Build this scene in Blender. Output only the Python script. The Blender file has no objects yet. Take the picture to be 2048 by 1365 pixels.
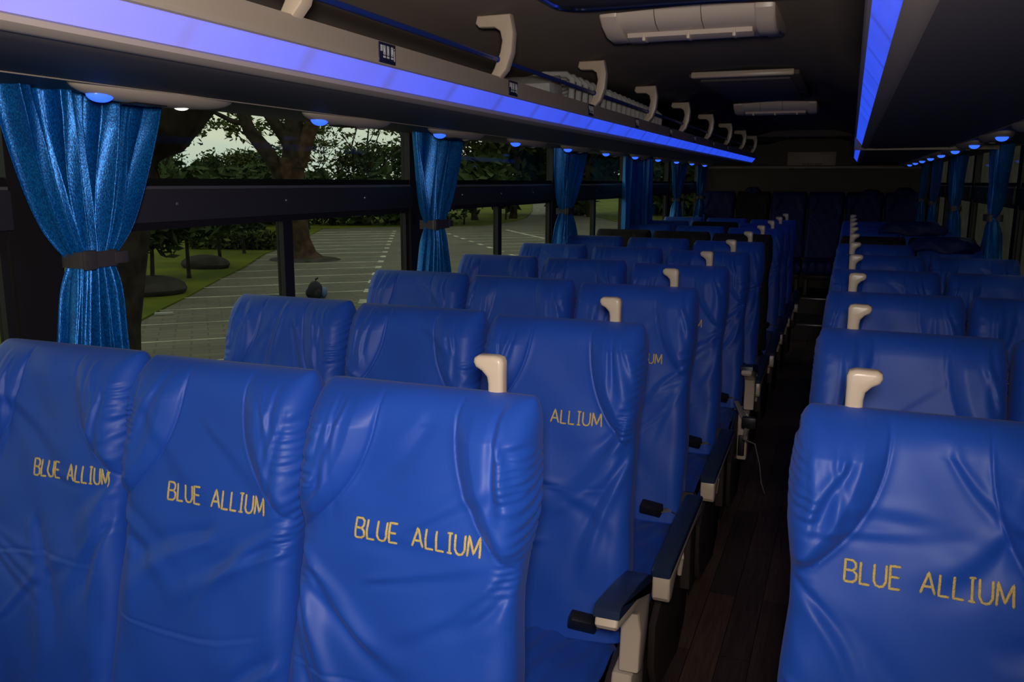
import bpy, bmesh, math, random
import numpy as np
from mathutils import Vector, Matrix
PI = math.pi
C = bpy.context.scene.collection

# ------------------------------------------------------------------ camera
F_PX, YAW, PITCH, ROLL = 1703.2, .3723, .1861, -.0047
CAM = Vector((0, 0, 1.45))
cy, sy, cp, sp = math.cos(YAW), math.sin(YAW), math.cos(PITCH), math.sin(PITCH)
fw = Vector((-sy*cp, cy*cp, -sp)); rt = Vector((cy, sy, 0)); dn = fw.cross(rt)
r2 = rt*math.cos(ROLL)+dn*math.sin(ROLL); d2 = dn*math.cos(ROLL)-rt*math.sin(ROLL)
cam = bpy.data.cameras.new('camera'); cam.sensor_width = 36; cam.lens = F_PX*36/2048
cam.clip_start = .02; cam.clip_end = 600
co = bpy.data.objects.new('camera', cam); C.objects.link(co)
u2 = -d2
co.matrix_world = Matrix(((r2.x, u2.x, -fw.x, CAM.x), (r2.y, u2.y, -fw.y, CAM.y), (r2.z, u2.z, -fw.z, CAM.z), (0, 0, 0, 1)))
bpy.context.scene.camera = co
sc = bpy.context.scene
sc.view_settings.view_transform = 'Standard'; sc.view_settings.look = 'None'
sc.view_settings.exposure = 0; sc.view_settings.gamma = 1
try: sc.view_settings.use_curve_mapping = False
except Exception: pass

# ------------------------------------------------------------------ sky (dull evening overcast)
W = bpy.data.worlds.new('world'); sc.world = W; W.use_nodes = True
nt = W.node_tree; bg = nt.nodes['Background']
tc = nt.nodes.new('ShaderNodeTexCoord'); nz = nt.nodes.new('ShaderNodeTexNoise'); nz.inputs['Scale'].default_value = 3.5
nz.inputs['Detail'].default_value = 5
cr = nt.nodes.new('ShaderNodeValToRGB'); cr.color_ramp.elements[0].position = .35; cr.color_ramp.elements[1].position = .7
cr.color_ramp.elements[0].color = (.62, .78, .80, 1); cr.color_ramp.elements[1].color = (1, .98, .82, 1)
mp = nt.nodes.new('ShaderNodeMapping'); mp.inputs['Scale'].default_value = (1, 1, 4)
nt.links.new(tc.outputs['Generated'], mp.inputs['Vector']); nt.links.new(mp.outputs[0], nz.inputs['Vector'])
nt.links.new(nz.outputs['Fac'], cr.inputs['Fac']); nt.links.new(cr.outputs[0], bg.inputs['Color'])
bg.inputs['Strength'].default_value = 1.5

# ------------------------------------------------------------------ the photographer's flash
def light(name, kind, loc, energy, color, size):
    l = bpy.data.lights.new(name, kind); l.energy = energy; l.color = color
    if kind == 'POINT' or kind == 'SPOT': l.shadow_soft_size = size
    o = bpy.data.objects.new(name, l); o.location = loc; C.objects.link(o); return o
fl = light('camera_flash', 'SPOT', (0.02, -.03, 1.515), 80, (1, .93, .86), .05)
fl.data.spot_size = 2.0; fl.data.spot_blend = 1
fl.rotation_euler = (fw+Vector((-.16, 0, .10))).to_track_quat('-Z', 'Y').to_euler()

# ------------------------------------------------------------------ materials
def node_mat(name):
    m = bpy.data.materials.new(name); m.use_nodes = True
    return m, m.node_tree, m.node_tree.nodes['Principled BSDF']
def mat(name, col, rough=.6, spec=.4, metal=0, noise=0, nscale=20, bump=0, bscale=80, col2=None, coat=0, emis=None, estr=0, sheen=0, stretch=None):
    m, t, b = node_mat(name)
    b.inputs['Roughness'].default_value = rough; b.inputs['Metallic'].default_value = metal
    b.inputs['Specular IOR Level'].default_value = spec; b.inputs['Base Color'].default_value = (*col, 1)
    b.inputs['Coat Weight'].default_value = coat; b.inputs['Sheen Weight'].default_value = sheen
    tcn = t.nodes.new('ShaderNodeTexCoord'); src = tcn.outputs['Object']
    if stretch:
        q = t.nodes.new('ShaderNodeMapping'); q.inputs['Scale'].default_value = stretch; t.links.new(src, q.inputs[0]); src = q.outputs[0]
    if noise:
        n = t.nodes.new('ShaderNodeTexNoise'); n.inputs['Scale'].default_value = nscale; n.inputs['Detail'].default_value = 6
        r = t.nodes.new('ShaderNodeValToRGB'); c2 = col2 or tuple(c*(1-noise) for c in col)
        r.color_ramp.elements[0].color = (*c2, 1); r.color_ramp.elements[1].color = (*col, 1)
        r.color_ramp.elements[0].position = .35; r.color_ramp.elements[1].position = .65
        t.links.new(src, n.inputs['Vector']); t.links.new(n.outputs['Fac'], r.inputs['Fac']); t.links.new(r.outputs[0], b.inputs['Base Color'])
    if bump:
        n = t.nodes.new('ShaderNodeTexNoise'); n.inputs['Scale'].default_value = bscale; n.inputs['Detail'].default_value = 5
        bp = t.nodes.new('ShaderNodeBump'); bp.inputs['Strength'].default_value = bump; bp.inputs['Distance'].default_value = .004
        t.links.new(src, n.inputs['Vector']); t.links.new(n.outputs['Fac'], bp.inputs['Height']); t.links.new(bp.outputs[0], b.inputs['Normal'])
    if emis: b.inputs['Emission Color'].default_value = (*emis, 1); b.inputs['Emission Strength'].default_value = estr
    return m
M = {}
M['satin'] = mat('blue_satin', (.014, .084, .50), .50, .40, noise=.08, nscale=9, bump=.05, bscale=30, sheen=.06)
M['satin_shaded'] = mat('blue_satin_shaded', (.008, .016, .13), .55, .3, noise=.2, nscale=9, bump=.3, bscale=30)  # darker copy of the blue cover fabric, shade put into the colour
M['thread'] = mat('gold_thread', (1, .72, .26), .5, .5, noise=.2, nscale=260, bump=.8, bscale=700)
M['seam'] = mat('seam_thread', (.010, .028, .22), .6, .2)
M['cream'] = mat('cream_plastic', (.66, .52, .38), .32, .5, bump=.05, bscale=60)
M['outlet'] = mat('outlet_plastic', (.86, .69, .56), .35, .5, bump=.04, bscale=60)
M['beige'] = mat('beige_plastic', (.52, .42, .34), .42, .4, bump=.05, bscale=50)
M['beige_dim'] = mat('brown_grey_plastic', (.11, .085, .07), .5, .4)
M['ceiling'] = mat('ceiling_board', (.165, .13, .11), .75, .2, noise=.1, nscale=3, bump=.06, bscale=200)
M['rackskin'] = mat('rack_underside', (.15, .125, .12), .6, .3, noise=.08, nscale=3, bump=.05, bscale=120)
M['fascia'] = mat('rack_fascia', (.42, .34, .27), .5, .4, bump=.05, bscale=80)
M['bkplastic'] = mat('black_plastic', (.012, .011, .012), .4, .5)
M['frame'] = mat('dark_window_frame', (.014, .011, .012), .5, .4, bump=.04)
M['belt'] = mat('charcoal_belt_bar', (.035, .032, .042), .5, .35, bump=.06, bscale=150)
M['bright_line'] = mat('grey_aluminium', (.32, .30, .30), .3, .5, metal=.7)
M['rail'] = mat('blue_rail', (.012, .035, .22), .35, .5)
M['pad'] = mat('navy_arm_pad', (.022, .035, .075), .3, .5, bump=.05)
M['side'] = mat('seat_shield_plastic', (.045, .032, .028), .45, .4)
M['steel'] = mat('steel', (.4, .39, .38), .3, .5, metal=1)
M['chrome'] = mat('chrome', (.75, .73, .72), .12, .5, metal=1)
M['webbing'] = mat('belt_webbing', (.30, .27, .24), .7, .3, noise=.5, nscale=300)
M['pane_black'] = mat('rubber', (.008, .008, .008), .7, .2)
M['sign'] = mat('sign_navy', (.010, .012, .045), .5, .4)
M['sign_white'] = mat('sign_white', (.62, .60, .60), .5, .3)
M['red'] = mat('red_tab', (.35, .01, .012), .4, .4)
M['white'] = mat('paper_white', (.5, .48, .45), .6, .3, noise=.2, nscale=30)
M['orange'] = mat('orange_print', (.55, .22, .03), .6, .3)
M['tie'] = mat('curtain_tie', (.060, .050, .052), .45, .4)
M['rearwall'] = mat('rear_board', (.16, .13, .105), .7, .2, noise=.08, nscale=2)
M['bark'] = mat('bark', (.045, .034, .026), .95, .1, noise=.6, nscale=5, bump=1, bscale=14)
M['bark2'] = mat('reddish_bark', (.085, .05, .033), .95, .1, noise=.6, nscale=5, bump=1, bscale=14)
M['leaf'] = mat('dark_leaves', (.050, .075, .022), .8, .2, noise=.5, nscale=.8)
M['leaf2'] = mat('olive_leaves', (.085, .105, .028), .8, .2, noise=.5, nscale=.8)
M['grass'] = mat('lawn', (.130, .138, .014), .95, .05, noise=.5, nscale=.5, col2=(.060, .080, .012), bump=.4, bscale=3)
M['verge'] = mat('dry_verge', (.13, .12, .05), .95, .05, noise=.5, nscale=.6)
M['rock'] = mat('rock', (.06, .05, .045), .95, .1, noise=.5, nscale=3, bump=.8, bscale=5)
M['paint'] = mat('road_paint', (.62, .60, .48), .9, .1, noise=.55, nscale=1.6)
M['concrete'] = mat('concrete', (.36, .36, .33), .8, .2, noise=.2, nscale=1)
M['bag'] = mat('black_bag', (.012, .012, .016), .7, .3, noise=.4, nscale=8)
M['bagblue'] = mat('pale_blue_cloth', (.10, .16, .30), .7, .3)

def m_pattern():
    m, t, b = node_mat('speckled_dark_upholstery')
    tcn = t.nodes.new('ShaderNodeTexCoord'); v = t.nodes.new('ShaderNodeTexVoronoi'); v.inputs['Scale'].default_value = 55
    r = t.nodes.new('ShaderNodeValToRGB'); e = r.color_ramp.elements
    e[0].position = .0; e[0].color = (.20, .14, .12, 1); e[1].position = .17; e[1].color = (.012, .008, .010, 1)
    v2 = t.nodes.new('ShaderNodeTexVoronoi'); v2.inputs['Scale'].default_value = 14
    mx = t.nodes.new('ShaderNodeMixRGB'); mx.blend_type = 'ADD'; mx.inputs[0].default_value = 1
    r2_ = t.nodes.new('ShaderNodeValToRGB'); e2 = r2_.color_ramp.elements
    e2[0].position = .05; e2[0].color = (.10, .02, .015, 1); e2[1].position = .16; e2[1].color = (0, 0, 0, 1)
    t.links.new(tcn.outputs['Object'], v.inputs['Vector']); t.links.new(v.outputs['Distance'], r.inputs['Fac'])
    t.links.new(tcn.outputs['Object'], v2.inputs['Vector']); t.links.new(v2.outputs['Distance'], r2_.inputs['Fac'])
    t.links.new(r.outputs[0], mx.inputs[1]); t.links.new(r2_.outputs[0], mx.inputs[2]); t.links.new(mx.outputs[0], b.inputs['Base Color'])
    b.inputs['Roughness'].default_value = .85
    return m
M['pattern'] = m_pattern()
def m_wood():
    m, t, b = node_mat('dark_wood_vinyl')
    tcn = t.nodes.new('ShaderNodeTexCoord'); mpp = t.nodes.new('ShaderNodeMapping'); mpp.inputs['Rotation'].default_value = (0, 0, PI/2)
    br = t.nodes.new('ShaderNodeTexBrick'); br.inputs['Scale'].default_value = 1
    br.inputs['Brick Width'].default_value = .9; br.inputs['Row Height'].default_value = .10; br.inputs['Mortar Size'].default_value = .0012
    br.inputs['Color1'].default_value = (.18, .10, .068, 1); br.inputs['Color2'].default_value = (.085, .052, .040, 1); br.inputs['Mortar'].default_value = (.008, .005, .004, 1)
    n = t.nodes.new('ShaderNodeTexNoise'); n.inputs['Scale'].default_value = 6; n.inputs['Detail'].default_value = 8
    m2 = t.nodes.new('ShaderNodeMapping'); m2.inputs['Scale'].default_value = (14, 1, 1)
    mx = t.nodes.new('ShaderNodeMixRGB'); mx.blend_type = 'MULTIPLY'; mx.inputs[0].default_value = .8
    r = t.nodes.new('ShaderNodeValToRGB'); r.color_ramp.elements[0].position = .3; r.color_ramp.elements[0].color = (.45, .45, .45, 1); r.color_ramp.elements[1].position = .7
    t.links.new(tcn.outputs['Object'], mpp.inputs[0]); t.links.new(mpp.outputs[0], br.inputs['Vector'])
    t.links.new(tcn.outputs['Object'], m2.inputs[0]); t.links.new(m2.outputs[0], n.inputs['Vector']); t.links.new(n.outputs['Fac'], r.inputs['Fac'])
    t.links.new(br.outputs['Color'], mx.inputs[1]); t.links.new(r.outputs[0], mx.inputs[2]); t.links.new(mx.outputs[0], b.inputs['Base Color'])
    b.inputs['Roughness'].default_value = .5
    return m
M['wood'] = m_wood()
def m_glass():
    m = bpy.data.materials.new('tinted_glass'); m.use_nodes = True; t = m.node_tree; t.nodes.remove(t.nodes['Principled BSDF'])
    tr = t.nodes.new('ShaderNodeBsdfTransparent'); tr.inputs[0].default_value = (.66, .68, .62, 1)
    g = t.nodes.new('ShaderNodeBsdfGlossy'); g.inputs['Roughness'].default_value = .02; g.inputs[0].default_value = (.9, .9, .9, 1)
    lw = t.nodes.new('ShaderNodeLayerWeight'); lw.inputs[0].default_value = .5; pw = t.nodes.new('ShaderNodeMath'); pw.operation = 'POWER'; pw.inputs[1].default_value = 4; t.links.new(lw.outputs['Facing'], pw.inputs[0])
    f = t.nodes.new('ShaderNodeMath'); f.operation = 'MULTIPLY_ADD'; f.inputs[1].default_value = .12; f.inputs[2].default_value = .004; t.links.new(pw.outputs[0], f.inputs[0])
    mx = t.nodes.new('ShaderNodeMixShader')
    t.links.new(f.outputs[0], mx.inputs[0]); t.links.new(tr.outputs[0], mx.inputs[1]); t.links.new(g.outputs[0], mx.inputs[2])
    t.links.new(mx.outputs[0], t.nodes['Material Output'].inputs[0]); return m
M['glass'] = m_glass()
def m_led():
    m, t, b = node_mat('blue_led_lens')
    b.inputs['Base Color'].default_value = (.50, .42, .62, 1); b.inputs['Roughness'].default_value = .45
    tcn = t.nodes.new('ShaderNodeTexCoord'); sx = t.nodes.new('ShaderNodeSeparateXYZ'); t.links.new(tcn.outputs['Object'], sx.inputs[0])
    def mt(op, a, bb):
        q = t.nodes.new('ShaderNodeMath'); q.operation = op
        for i, v in enumerate((a, bb)):
            if isinstance(v, (int, float)): q.inputs[i].default_value = v
            else: t.links.new(v, q.inputs[i])
        return q.outputs[0]
    # LED tubes end every 0.3 m: a narrow dimmer joint in the glow
    fr = mt('FRACT', mt('DIVIDE', sx.outputs['Y'], .30), 0)
    d = mt('ABSOLUTE', mt('SUBTRACT', fr, .5), 0)
    sm_ = t.nodes.new('ShaderNodeMapRange'); sm_.interpolation_type = 'SMOOTHSTEP'; sm_.inputs[1].default_value = 0; sm_.inputs[2].default_value = .10; sm_.inputs[3].default_value = .30; sm_.inputs[4].default_value = 0; t.links.new(d, sm_.inputs[0]); dip = sm_.outputs[0]
    nzz = t.nodes.new('ShaderNodeTexNoise'); nzz.inputs['Scale'].default_value = 7; t.links.new(tcn.outputs['Object'], nzz.inputs['Vector'])
    st = mt('SUBTRACT', mt('ADD', .75, mt('MULTIPLY', nzz.outputs['Fac'], .5)), dip)
    b.inputs['Emission Color'].default_value = (.022, .085, 1, 1); t.links.new(mt('MULTIPLY', st, .80), b.inputs['Emission Strength'])
    return m
M['led'] = m_led()
M['spot'] = mat('blue_lamp_lens', (.1, .2, .6), .3, .5, emis=(.03, .13, 1), estr=1.3)
M['lampwhite'] = mat('white_lamp_lens', (.8, .8, .75), .3, .5, emis=(1, .95, .85), estr=1.2)
def m_curtain():
    m, t, b = node_mat('shiny_blue_curtain')
    tcn = t.nodes.new('ShaderNodeTexCoord')
    n = t.nodes.new('ShaderNodeTexNoise'); n.inputs['Scale'].default_value = 420; n.inputs['Detail'].default_value = 2
    mpp = t.nodes.new('ShaderNodeMapping'); mpp.inputs['Scale'].default_value = (1, 1, .45)
    r = t.nodes.new('ShaderNodeValToRGB'); r.color_ramp.elements[0].position = .42; r.color_ramp.elements[0].color = (.002, .10, .38, 1)
    r.color_ramp.elements[1].position = .66; r.color_ramp.elements[1].color = (.006, .27, .82, 1)
    w = t.nodes.new('ShaderNodeTexNoise'); w.inputs['Scale'].default_value = 6
    r3 = t.nodes.new('ShaderNodeValToRGB'); r3.color_ramp.elements[0].position = .56; r3.color_ramp.elements[0].color = (1, 1, 1, 1)
    r3.color_ramp.elements[1].position = .60; r3.color_ramp.elements[1].color = (.65, .85, .9, 1)
    mx = t.nodes.new('ShaderNodeMixRGB'); mx.blend_type = 'MULTIPLY'; mx.inputs[0].default_value = 1
    t.links.new(tcn.outputs['Object'], mpp.inputs[0]); t.links.new(mpp.outputs[0], n.inputs['Vector']); t.links.new(n.outputs['Fac'], r.inputs['Fac'])
    t.links.new(tcn.outputs['Object'], w.inputs['Vector']); t.links.new(w.outputs['Fac'], r3.inputs['Fac'])
    t.links.new(r.outputs[0], mx.inputs[1]); t.links.new(r3.outputs[0], mx.inputs[2]); t.links.new(mx.outputs[0], b.inputs['Base Color'])
    b.inputs['Metallic'].default_value = .5; b.inputs['Roughness'].default_value = .36; b.inputs['Specular IOR Level'].default_value = .7
    bp = t.nodes.new('ShaderNodeBump'); bp.inputs['Strength'].default_value = .5; bp.inputs['Distance'].default_value = .0015
    t.links.new(n.outputs['Fac'], bp.inputs['Height']); t.links.new(bp.outputs[0], b.inputs['Normal'])
    return m
M['curtain'] = m_curtain()
def m_paving():
    m, t, b = node_mat('block_paving')
    tcn = t.nodes.new('ShaderNodeTexCoord'); mpp = t.nodes.new('ShaderNodeMapping'); mpp.inputs['Rotation'].default_value = (0, 0, -.72)
    br = t.nodes.new('ShaderNodeTexBrick'); br.inputs['Scale'].default_value = 1; br.inputs['Brick Width'].default_value = .5; br.inputs['Row Height'].default_value = .25
    br.inputs['Mortar Size'].default_value = .012
    br.inputs['Color1'].default_value = (.125, .105, .078, 1); br.inputs['Color2'].default_value = (.085, .075, .058, 1); br.inputs['Mortar'].default_value = (.055, .05, .035, 1)
    n = t.nodes.new('ShaderNodeTexNoise'); n.inputs['Scale'].default_value = .5; n.inputs['Detail'].default_value = 8
    r = t.nodes.new('ShaderNodeValToRGB'); r.color_ramp.elements[0].position = .3; r.color_ramp.elements[0].color = (.72, .76, .66, 1); r.color_ramp.elements[1].position = .7; r.color_ramp.elements[1].color = (1.15, 1.12, 1.05, 1)
    mx = t.nodes.new('ShaderNodeMixRGB'); mx.blend_type = 'MULTIPLY'; mx.inputs[0].default_value = 1
    t.links.new(tcn.outputs['Object'], mpp.inputs[0]); t.links.new(mpp.outputs[0], br.inputs['Vector'])
    t.links.new(tcn.outputs['Object'], n.inputs['Vector']); t.links.new(n.outputs['Fac'], r.inputs['Fac'])
    t.links.new(br.outputs['Color'], mx.inputs[1]); t.links.new(r.outputs[0], mx.inputs[2]); t.links.new(mx.outputs[0], b.inputs['Base Color'])
    b.inputs['Roughness'].default_value = .85
    return m
M['paving'] = m_paving()

# ------------------------------------------------------------------ helpers
def link(name, me, parent=None):
    o = bpy.data.objects.new(name, me); C.objects.link(o)
    if parent: o.parent = parent
    return o
def mesh_np(name, V, Fc, material, smooth=True):
    me = bpy.data.meshes.new(name); me.from_pydata([tuple(map(float, v)) for v in V], [], [tuple(map(int, f)) for f in Fc]); me.update()
    me.materials.append(M[material])
    if smooth: me.polygons.foreach_set('use_smooth', [True]*len(me.polygons))
    return me
def smooth_by_angle(me, a=.6):
    me.polygons.foreach_set('use_smooth', [True]*len(me.polygons))
    b = bmesh.new(); b.from_mesh(me)
    for e in b.edges:
        if len(e.link_faces) == 2 and e.calc_face_angle(0) > a: e.smooth = False
    b.to_mesh(me); b.free()
class MB:
    def __init__(s): s.b = bmesh.new(); s.mats = []
    def mi(s, m):
        if m not in s.mats: s.mats.append(m)
        return s.mats.index(m)
    def box(s, x0, x1, y0, y1, z0, z1, m='beige', bev=0, seg=2):
        g = bmesh.ops.create_cube(s.b, size=1); vs = g['verts']
        for v in vs: v.co = Vector(((x0+x1)/2+v.co.x*(x1-x0), (y0+y1)/2+v.co.y*(y1-y0), (z0+z1)/2+v.co.z*(z1-z0)))
        fs = list({f for v in vs for f in v.link_faces}); k = s.mi(m)
        for f in fs: f.material_index = k
        if bev:
            es = list({e for v in vs for e in v.link_edges})
            r = bmesh.ops.bevel(s.b, geom=es, offset=bev, segments=seg, profile=.5, affect='EDGES')
            for f in r['faces']: f.material_index = k
        return s
    def prism(s, pts, axis, a, b_, m='beige', bev=0, seg=2):
        """extrude a 2D outline along axis: x -> pts are (y,z); y -> (x,z); z -> (x,y)"""
        def P(p, t): return {'x': Vector((t, p[0], p[1])), 'y': Vector((p[0], t, p[1])), 'z': Vector((p[0], p[1], t))}[axis]
        A = [s.b.verts.new(P(p, a)) for p in pts]; B = [s.b.verts.new(P(p, b_)) for p in pts]; n = len(pts); k = s.mi(m)
        fs = [s.b.faces.new(A), s.b.faces.new(B[::-1])]
        for i in range(n): fs.append(s.b.faces.new((A[i], B[i], B[(i+1) % n], A[(i+1) % n])))
        bmesh.ops.recalc_face_normals(s.b, faces=fs)
        for f in fs: f.material_index = k
        if bev:
            es = list({e for f in fs[:2] for e in f.edges})
            r = bmesh.ops.bevel(s.b, geom=es, offset=bev, segments=seg, profile=.5, affect='EDGES', clamp_overlap=True)
            for f in r['faces']: f.material_index = k
        return s
    def tube(s, pts, r, m='beige', n=8, flat=None):
        pts = [Vector(p) for p in pts]; k = s.mi(m); rings = []
        rr = r if isinstance(r, (list, tuple)) else [r]*len(pts)
        for i, p in enumerate(pts):
            d = (pts[min(i+1, len(pts)-1)]-pts[max(i-1, 0)]).normalized()
            up = Vector((0, 0, 1)) if abs(d.z) < .9 else Vector((1, 0, 0))
            a = d.cross(up).normalized(); bb = a.cross(d)
            rings.append([s.b.verts.new(p+(a*math.cos(t)+bb*math.sin(t)*(flat or 1))*rr[i]) for t in [2*PI*j/n for j in range(n)]])
        for i in range(len(rings)-1):
            for j in range(n):
                f = s.b.faces.new((rings[i][j], rings[i][(j+1) % n], rings[i+1][(j+1) % n], rings[i+1][j])); f.material_index = k
        for R_ in (rings[0][::-1], rings[-1]): f = s.b.faces.new(R_); f.material_index = k
        return s
    def ball(s, c, rx, ry, rz, m='beige', u=16, v=10):
        g = bmesh.ops.create_uvsphere(s.b, u_segments=u, v_segments=v, radius=1); k = s.mi(m)
        for w in g['verts']: w.co = Vector((c[0]+w.co.x*rx, c[1]+w.co.y*ry, c[2]+w.co.z*rz))
        for f in {f for w in g['verts'] for f in w.link_faces}: f.material_index = k
        return s
    def build(s, name, parent=None, ang=.6, loc=None):
        me = bpy.data.meshes.new(name); bmesh.ops.recalc_face_normals(s.b, faces=s.b.faces); s.b.to_mesh(me); s.b.free()
        for m in s.mats: me.materials.append(M[m])
        smooth_by_angle(me, ang)
        o = link(name, me, parent)
        if loc: o.location = loc
        return o
def empty(name, loc, rz=0):
    o = bpy.data.objects.new(name, None); o.empty_display_size = .1; o.location = loc; o.rotation_euler = (0, 0, rz); C.objects.link(o); return o
def tag(o, label=None, cat=None, group=None, kind=None):
    if label: o['label'] = label
    if cat: o['category'] = cat
    if group: o['group'] = group
    if kind: o['kind'] = kind
    return o
def struct(o): o['kind'] = 'structure'; return o
def copy_tree(o, parent=None):
    c = o.copy(); C.objects.link(c); c.parent = parent
    for ch in list(o.children): copy_tree(ch, c)
    return c
ORD = ['first', 'second', 'third', 'fourth', 'fifth', 'sixth', 'seventh', 'eighth', 'ninth', 'tenth', 'eleventh', 'twelfth']

# ------------------------------------------------------------------ layout numbers (metres; camera at x=0,y=0)
FL = -.12                      # bus floor
XW, XE = -1.70, .80            # window walls, inner faces
XC = -.45
YF, YB = -1.6, 10.75           # front and rear walls
XLA, XRA = -.444, -.043        # aisle edges of the left and right seats
ROWL, ROWR, PITCHY = 1.2435, 1.382, .765
ZTOP = 1.108
GZ = -1.0                      # ground outside
WB = [-.45, 1.40, 3.24, 5.08, 6.87, 8.66, 10.45]      # pillar centres
SILL, LOW1, UP0, UP1 = .60, 1.318, 1.452, 1.66

# ------------------------------------------------------------------ bus shell
MB().box(XW-.08, XE+.08, YF-.05, YB+.05, FL-.06, FL, 'wood').build('floor')['kind'] = 'structure'
# ceiling: shallow vault swept front to rear, 4 cm thick
cx = np.array([-1.25, -1.2, -1.05, -.85, -.62, -.48, -.3, 0, .3, .48, .62, .85, 1.05, 1.2, 1.25]); cz = np.array([1.66, 1.75, 1.83, 1.872, 1.882, 1.89, 1.94, 1.952, 1.94, 1.89, 1.882, 1.872, 1.83, 1.75, 1.66])
V = []; Fc = []
for yy in (YF-.05, YB+.05):
    for a, b in zip(cx, cz): V.append((XC+a, yy, b))
    for a, b in zip(cx, cz): V.append((XC+a*1.04, yy, b+.05))
n = len(cx)
for i in range(n-1):
    Fc.append((i, i+1, 2*n+i+1, 2*n+i)); Fc.append((n+i, 3*n+i, 3*n+i+1, n+i+1))
    Fc.append((i, n+i, n+i+1, i+1)); Fc.append((2*n+i, 2*n+i+1, 3*n+i+1, 3*n+i))
for i in (0, n-1): Fc.append((i, 2*n+i, 3*n+i, n+i))
struct(link('ceiling', mesh_np('ceiling', V, Fc, 'ceiling')))
for side, xw, sg in (('left', XW, -1), ('right', XE, 1)):
    b = MB()
    def bx(y0, y1, z0, z1, d=.040, m='frame'):
        b.box(min(xw, xw+sg*d), max(xw, xw+sg*d), y0, y1, z0, z1, m)
    bx(YF, YB, FL, SILL, m='side'); bx(YF, YB, UP1, 1.76, m='rackskin')
    bx(YF, WB[0]-.05, SILL, UP1); bx(WB[-1]+.05, YB, SILL, UP1, m='beige')
    for yc in WB: bx(yc-.055, yc+.055, SILL, UP1)
    struct(b.build('wall_'+side))
    for k in range(len(WB)-1):
        y0, y1 = WB[k]+.055, WB[k+1]-.055; ym = (y0+y1)/2+.03
        f = MB()
        def fb(ya, yb, z0, z1, d0, d1, m='frame', bev=0):
            xa, xb = xw+sg*d0, xw+sg*d1; f.box(min(xa, xb), max(xa, xb), ya, yb, z0, z1, m, bev)
        fb(y0, y1, LOW1, 1.338, .004, .038); fb(y0, y1, 1.338, 1.425, -.012, .038, 'belt', .004); fb(y0, y1, 1.425, 1.432, -.002, .038, 'bright_line'); fb(y0, y1, 1.432, UP0, .006, .038, 'pane_black')
        fb(y0, y1, SILL, SILL+.03, .0, .038)
        fb(ym-.025, ym+.025, SILL+.03, LOW1, .008, .036)
        fb(y0, y0+.025, SILL+.03, LOW1, .01, .036); fb(y1-.025, y1, SILL+.03, LOW1, .01, .036)
        for q in (.22, .5, .78):
            yy = y0+(y1-y0)*q; xx = xw-sg*.012; f.ball((xx, yy, 1.385), .004, .005, .005, 'bright_line', 8, 6)
        wo = struct(f.build('window_%d' % (k+1 + (0 if side == 'left' else 6))))
        g = MB(); xa, xb = sorted((xw+sg*.025, xw+sg*.030)); g.box(xa, xb, y0+.001, y1-.001, UP0, UP1-.001, 'glass'); g.build('upper_pane', wo)
        for (ya, yb) in ((y0+.026, ym-.026), (ym+.026, y1-.026)):
            g = MB(); g.box(xa, xb, ya, yb, SILL+.031, LOW1-.001, 'glass'); g.build('lower_pane', wo)
b = MB(); b.box(XW-.07, XE+.07, YB, YB+.06, FL, 1.99, 'rearwall'); struct(b.build('wall_rear'))
b = MB(); b.box(XW-.07, XE+.07, YF-.06, YF, FL, 1.99, 'side'); struct(b.build('wall_front'))
# rear ledge, beam and rear steps
b = MB(); b.box(XW+.02, XE-.02, YB-.07, YB, 1.605, 1.635, 'fascia', .006); struct(b.build('trim_1'))
b = MB(); b.box(-1.1, .2, 8.95, 9.15, 1.885, 1.95, 'ceiling', .012); struct(b.build('trim_2'))
b = MB(); b.box(XW+.001, XE-.001, 8.95, 9.72, FL, FL+.16, 'side'); b.box(XLA+.03, XRA-.02, 8.935, 8.985, FL+.145, FL+.165, 'bright_line', .003); struct(b.build('trim_3'))
b = MB(); b.box(XW+.001, XE-.001, 9.72, YB-.001, FL, FL+.33, 'side'); b.box(XLA+.03, XRA-.02, 9.705, 9.755, FL+.315, FL+.335, 'bright_line', .003); struct(b.build('trim_4'))

# ------------------------------------------------------------------ luggage racks with blue light strips
def seat_sign(parent, x, y, z, sg):
    w_, h_ = .066, .040
    s = MB(); xs = sorted((x, x-sg*.0025)); s.box(xs[0], xs[1], y, y+w_, z-h_/2, z+h_/2, 'sign', .0008)
    so = s.build('seat_number_sign', parent); so['label'] = 'navy seat number sign with small white seat symbols'
    xi = x-sg*.0031 if sg < 0 else x-sg*.0031
    def blk(g, a, b_, c, d): g.box(min(x-sg*.0022, xi), max(x-sg*.0022, xi), y+a, y+b_, z+c, z+d, 'sign_white')
    g = MB(); blk(g, .004, .012, .002, .014)
    for k, o_ in enumerate((.0155, .030, .047)):          # seat pictograms with a dark digit inside
        blk(g, o_, o_+.002, -.004, .014); blk(g, o_+.006, o_+.008, -.004, .014); blk(g, o_+.002, o_+.006, .012, .014); blk(g, o_+.002, o_+.006, -.004, -.002)
        if k == 0:                                          # 6
            blk(g, o_+.003, o_+.0036, .000, .010); blk(g, o_+.0036, o_+.0055, .000, .001); blk(g, o_+.0036, o_+.0055, .005, .006); blk(g, o_+.0036, o_+.0055, .009, .010); blk(g, o_+.0049, o_+.0055, .001, .005)
        elif k == 1:                                        # 7
            blk(g, o_+.003, o_+.0055, .009, .010); blk(g, o_+.0045, o_+.0051, .000, .009)
        else:                                               # 8
            blk(g, o_+.003, o_+.0036, .000, .010); blk(g, o_+.0049, o_+.0055, .000, .010)
            for q in (0, .0045, .009): blk(g, o_+.0036, o_+.0049, q, q+.001)
        blk(g, o_-.0005, o_+.0085, -.010, -.006)
    blk(g, .059, .0615, -.013, .008); blk(g, .0595, .061, .010, .0125)
    g.build('pictogram', so)
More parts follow.
